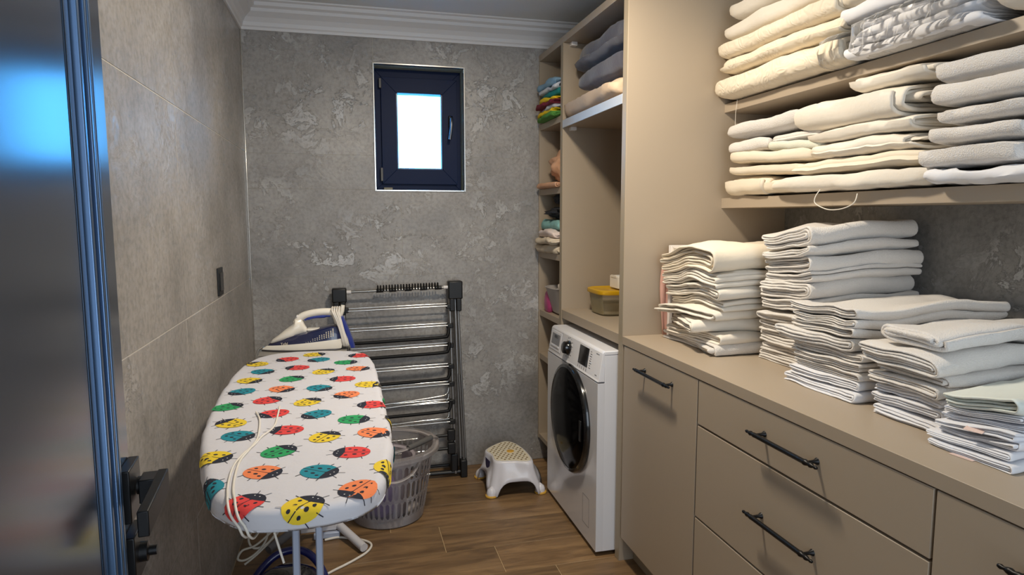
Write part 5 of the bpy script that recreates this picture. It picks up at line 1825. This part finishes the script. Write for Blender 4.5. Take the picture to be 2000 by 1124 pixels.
for tt in (0.15, 0.35, 0.55, 0.75, 1.0):
    A = skirt(tt ** 1.3, 0)
    ring = []
    for i, p in enumerate(A):
        zb_ = 0.006 + arch(i)
        z = (H_ - 0.012) + (zb_ - (H_ - 0.012)) * tt
        ring.append(Vector((p.x, p.y, z)))
    rings.append(ring)
shell = loft('shell', rings, M_ST, st, cap=False, sharp=60)
md = shell.modifiers.new('thick', 'SOLIDIFY')
md.thickness = 0.004
md.offset = -1
loft('tread', [loopc(top_c, H_ + 0.0006, k=0.90), loopc(top_c, H_ + 0.0022, k=0.895), loopc(top_c, H_ + 0.0022, k=0.4), loopc(top_c, H_ + 0.0022, k=0.02)], M_SB, st, cap=False)
inside = loopc(top_c, 0, k=0.82)


def in_poly(x, y, P):
    c = False
    for i in range(len(P)):
        a, b = P[i], P[i - 1]
        if (a.y > y) != (b.y > y) and x < (b.x - a.x) * (y - a.y) / (b.y - a.y) + a.x:
            c = not c
    return c


v, f = [], []
for i in range(-8, 9):
    for j in range(-9, 10):
        x, y = i * 0.023 + (0.0115 if j % 2 else 0), j * 0.021
        if in_poly(x, y, inside) and math.hypot(x - 0.02, y + 0.0) > 0.028:
            b0 = len(v)
            for k in range(8):
                v.append((x + 0.0055 * math.cos(k * PI / 4), y + 0.0055 * math.sin(k * PI / 4), H_ + 0.0032))
            v.append((x, y, H_ + 0.004))
            f += [(b0 + k, b0 + (k + 1) % 8, b0 + 8) for k in range(8)]
tag(mesh('grip_dots', v, f, mat('olive_dot', (128, 104, 62), 0.6), st), None, None, None, 'stuff')
revolve('round_badge', [(0.019, 0), (0.019, 0.003), (0.016, 0.0042), (0.0005, 0.0044)], M_SY, st, center=(0.02, 0.0, H_ + 0.002), seg=24)
for q in feet_i:
    p = skirt(1.0, 0)[q]
    p = p * 0.97
    revolve('foot', [(0.028, 0.0), (0.031, 0.003), (0.030, 0.008), (0.022, 0.010)], M_SY, st, center=(p.x * 0.96, p.y * 0.96, 0.0), seg=20)
    revolve('knob', [(0.025, 0.008), (0.025, 0.022), (0.020, 0.036), (0.0005, 0.052)], M_ST, st, center=(p.x * 0.95, p.y * 0.95, 0.0), seg=18)
stk = mesh('sticker', [(-0.1005, 0.03, 0.140), (-0.0935, -0.045, 0.143), (-0.104, -0.055, 0.068), (-0.1125, 0.03, 0.066)], [(0, 1, 2, 3)], mat('sticker_navy', (62, 56, 92), 0.4), st, loc=(-0.004, 0.0, 0))
md = stk.modifiers.new('t', 'SOLIDIFY')
md.thickness = 0.001

# ------------------------------------------------------------------ canister vacuum under the board
vc = thing('vacuum_cleaner', 'black and blue round vacuum cleaner half hidden under the ironing board', 'vacuum cleaner', (-0.235, 2.30, 0.0))
M_VB = mat('vacuum_black', (14, 14, 18), 0.12, coat=0.8)
M_VBL = mat('vacuum_blue', (26, 30, 88), 0.3, coat=0.3)
revolve('body', [(0.0005, 0.012), (0.11, 0.015), (0.128, 0.03), (0.130, 0.055), (0.122, 0.085), (0.10, 0.112), (0.065, 0.132), (0.0005, 0.140)], M_VB, vc, seg=40)
tube('bumper', smooth_pts([(-0.135, -0.10, 0.035), (-0.142, 0.0, 0.055), (-0.105, 0.095, 0.095), (-0.04, 0.135, 0.135), (0.04, 0.135, 0.138), (0.10, 0.09, 0.105), (0.135, 0.0, 0.06), (0.13, -0.10, 0.035)], 6), 0.014, M_VBL, vc, seg=12)
for sx in (-1, 1):
    revolve('wheel', [(0.0005, -0.014), (0.045, -0.014), (0.050, -0.008), (0.050, 0.008), (0.045, 0.014), (0.0005, 0.014)], M_BLKPL, vc, center=(sx * 0.125, -0.03, 0.0505), axis='x', seg=24)

# ceiling lamp (outside the frame, gives the room its light)
cl = thing('ceiling_lamp', 'round flat ceiling lamp above the middle of the room', 'lamp', (0.56, 1.88, ZC))
revolve('housing', [(0.0005, 0.0), (0.125, 0.0), (0.125, -0.045), (0.112, -0.05), (0.112, -0.02), (0.0005, -0.02)], M_WHPL, cl, seg=32)
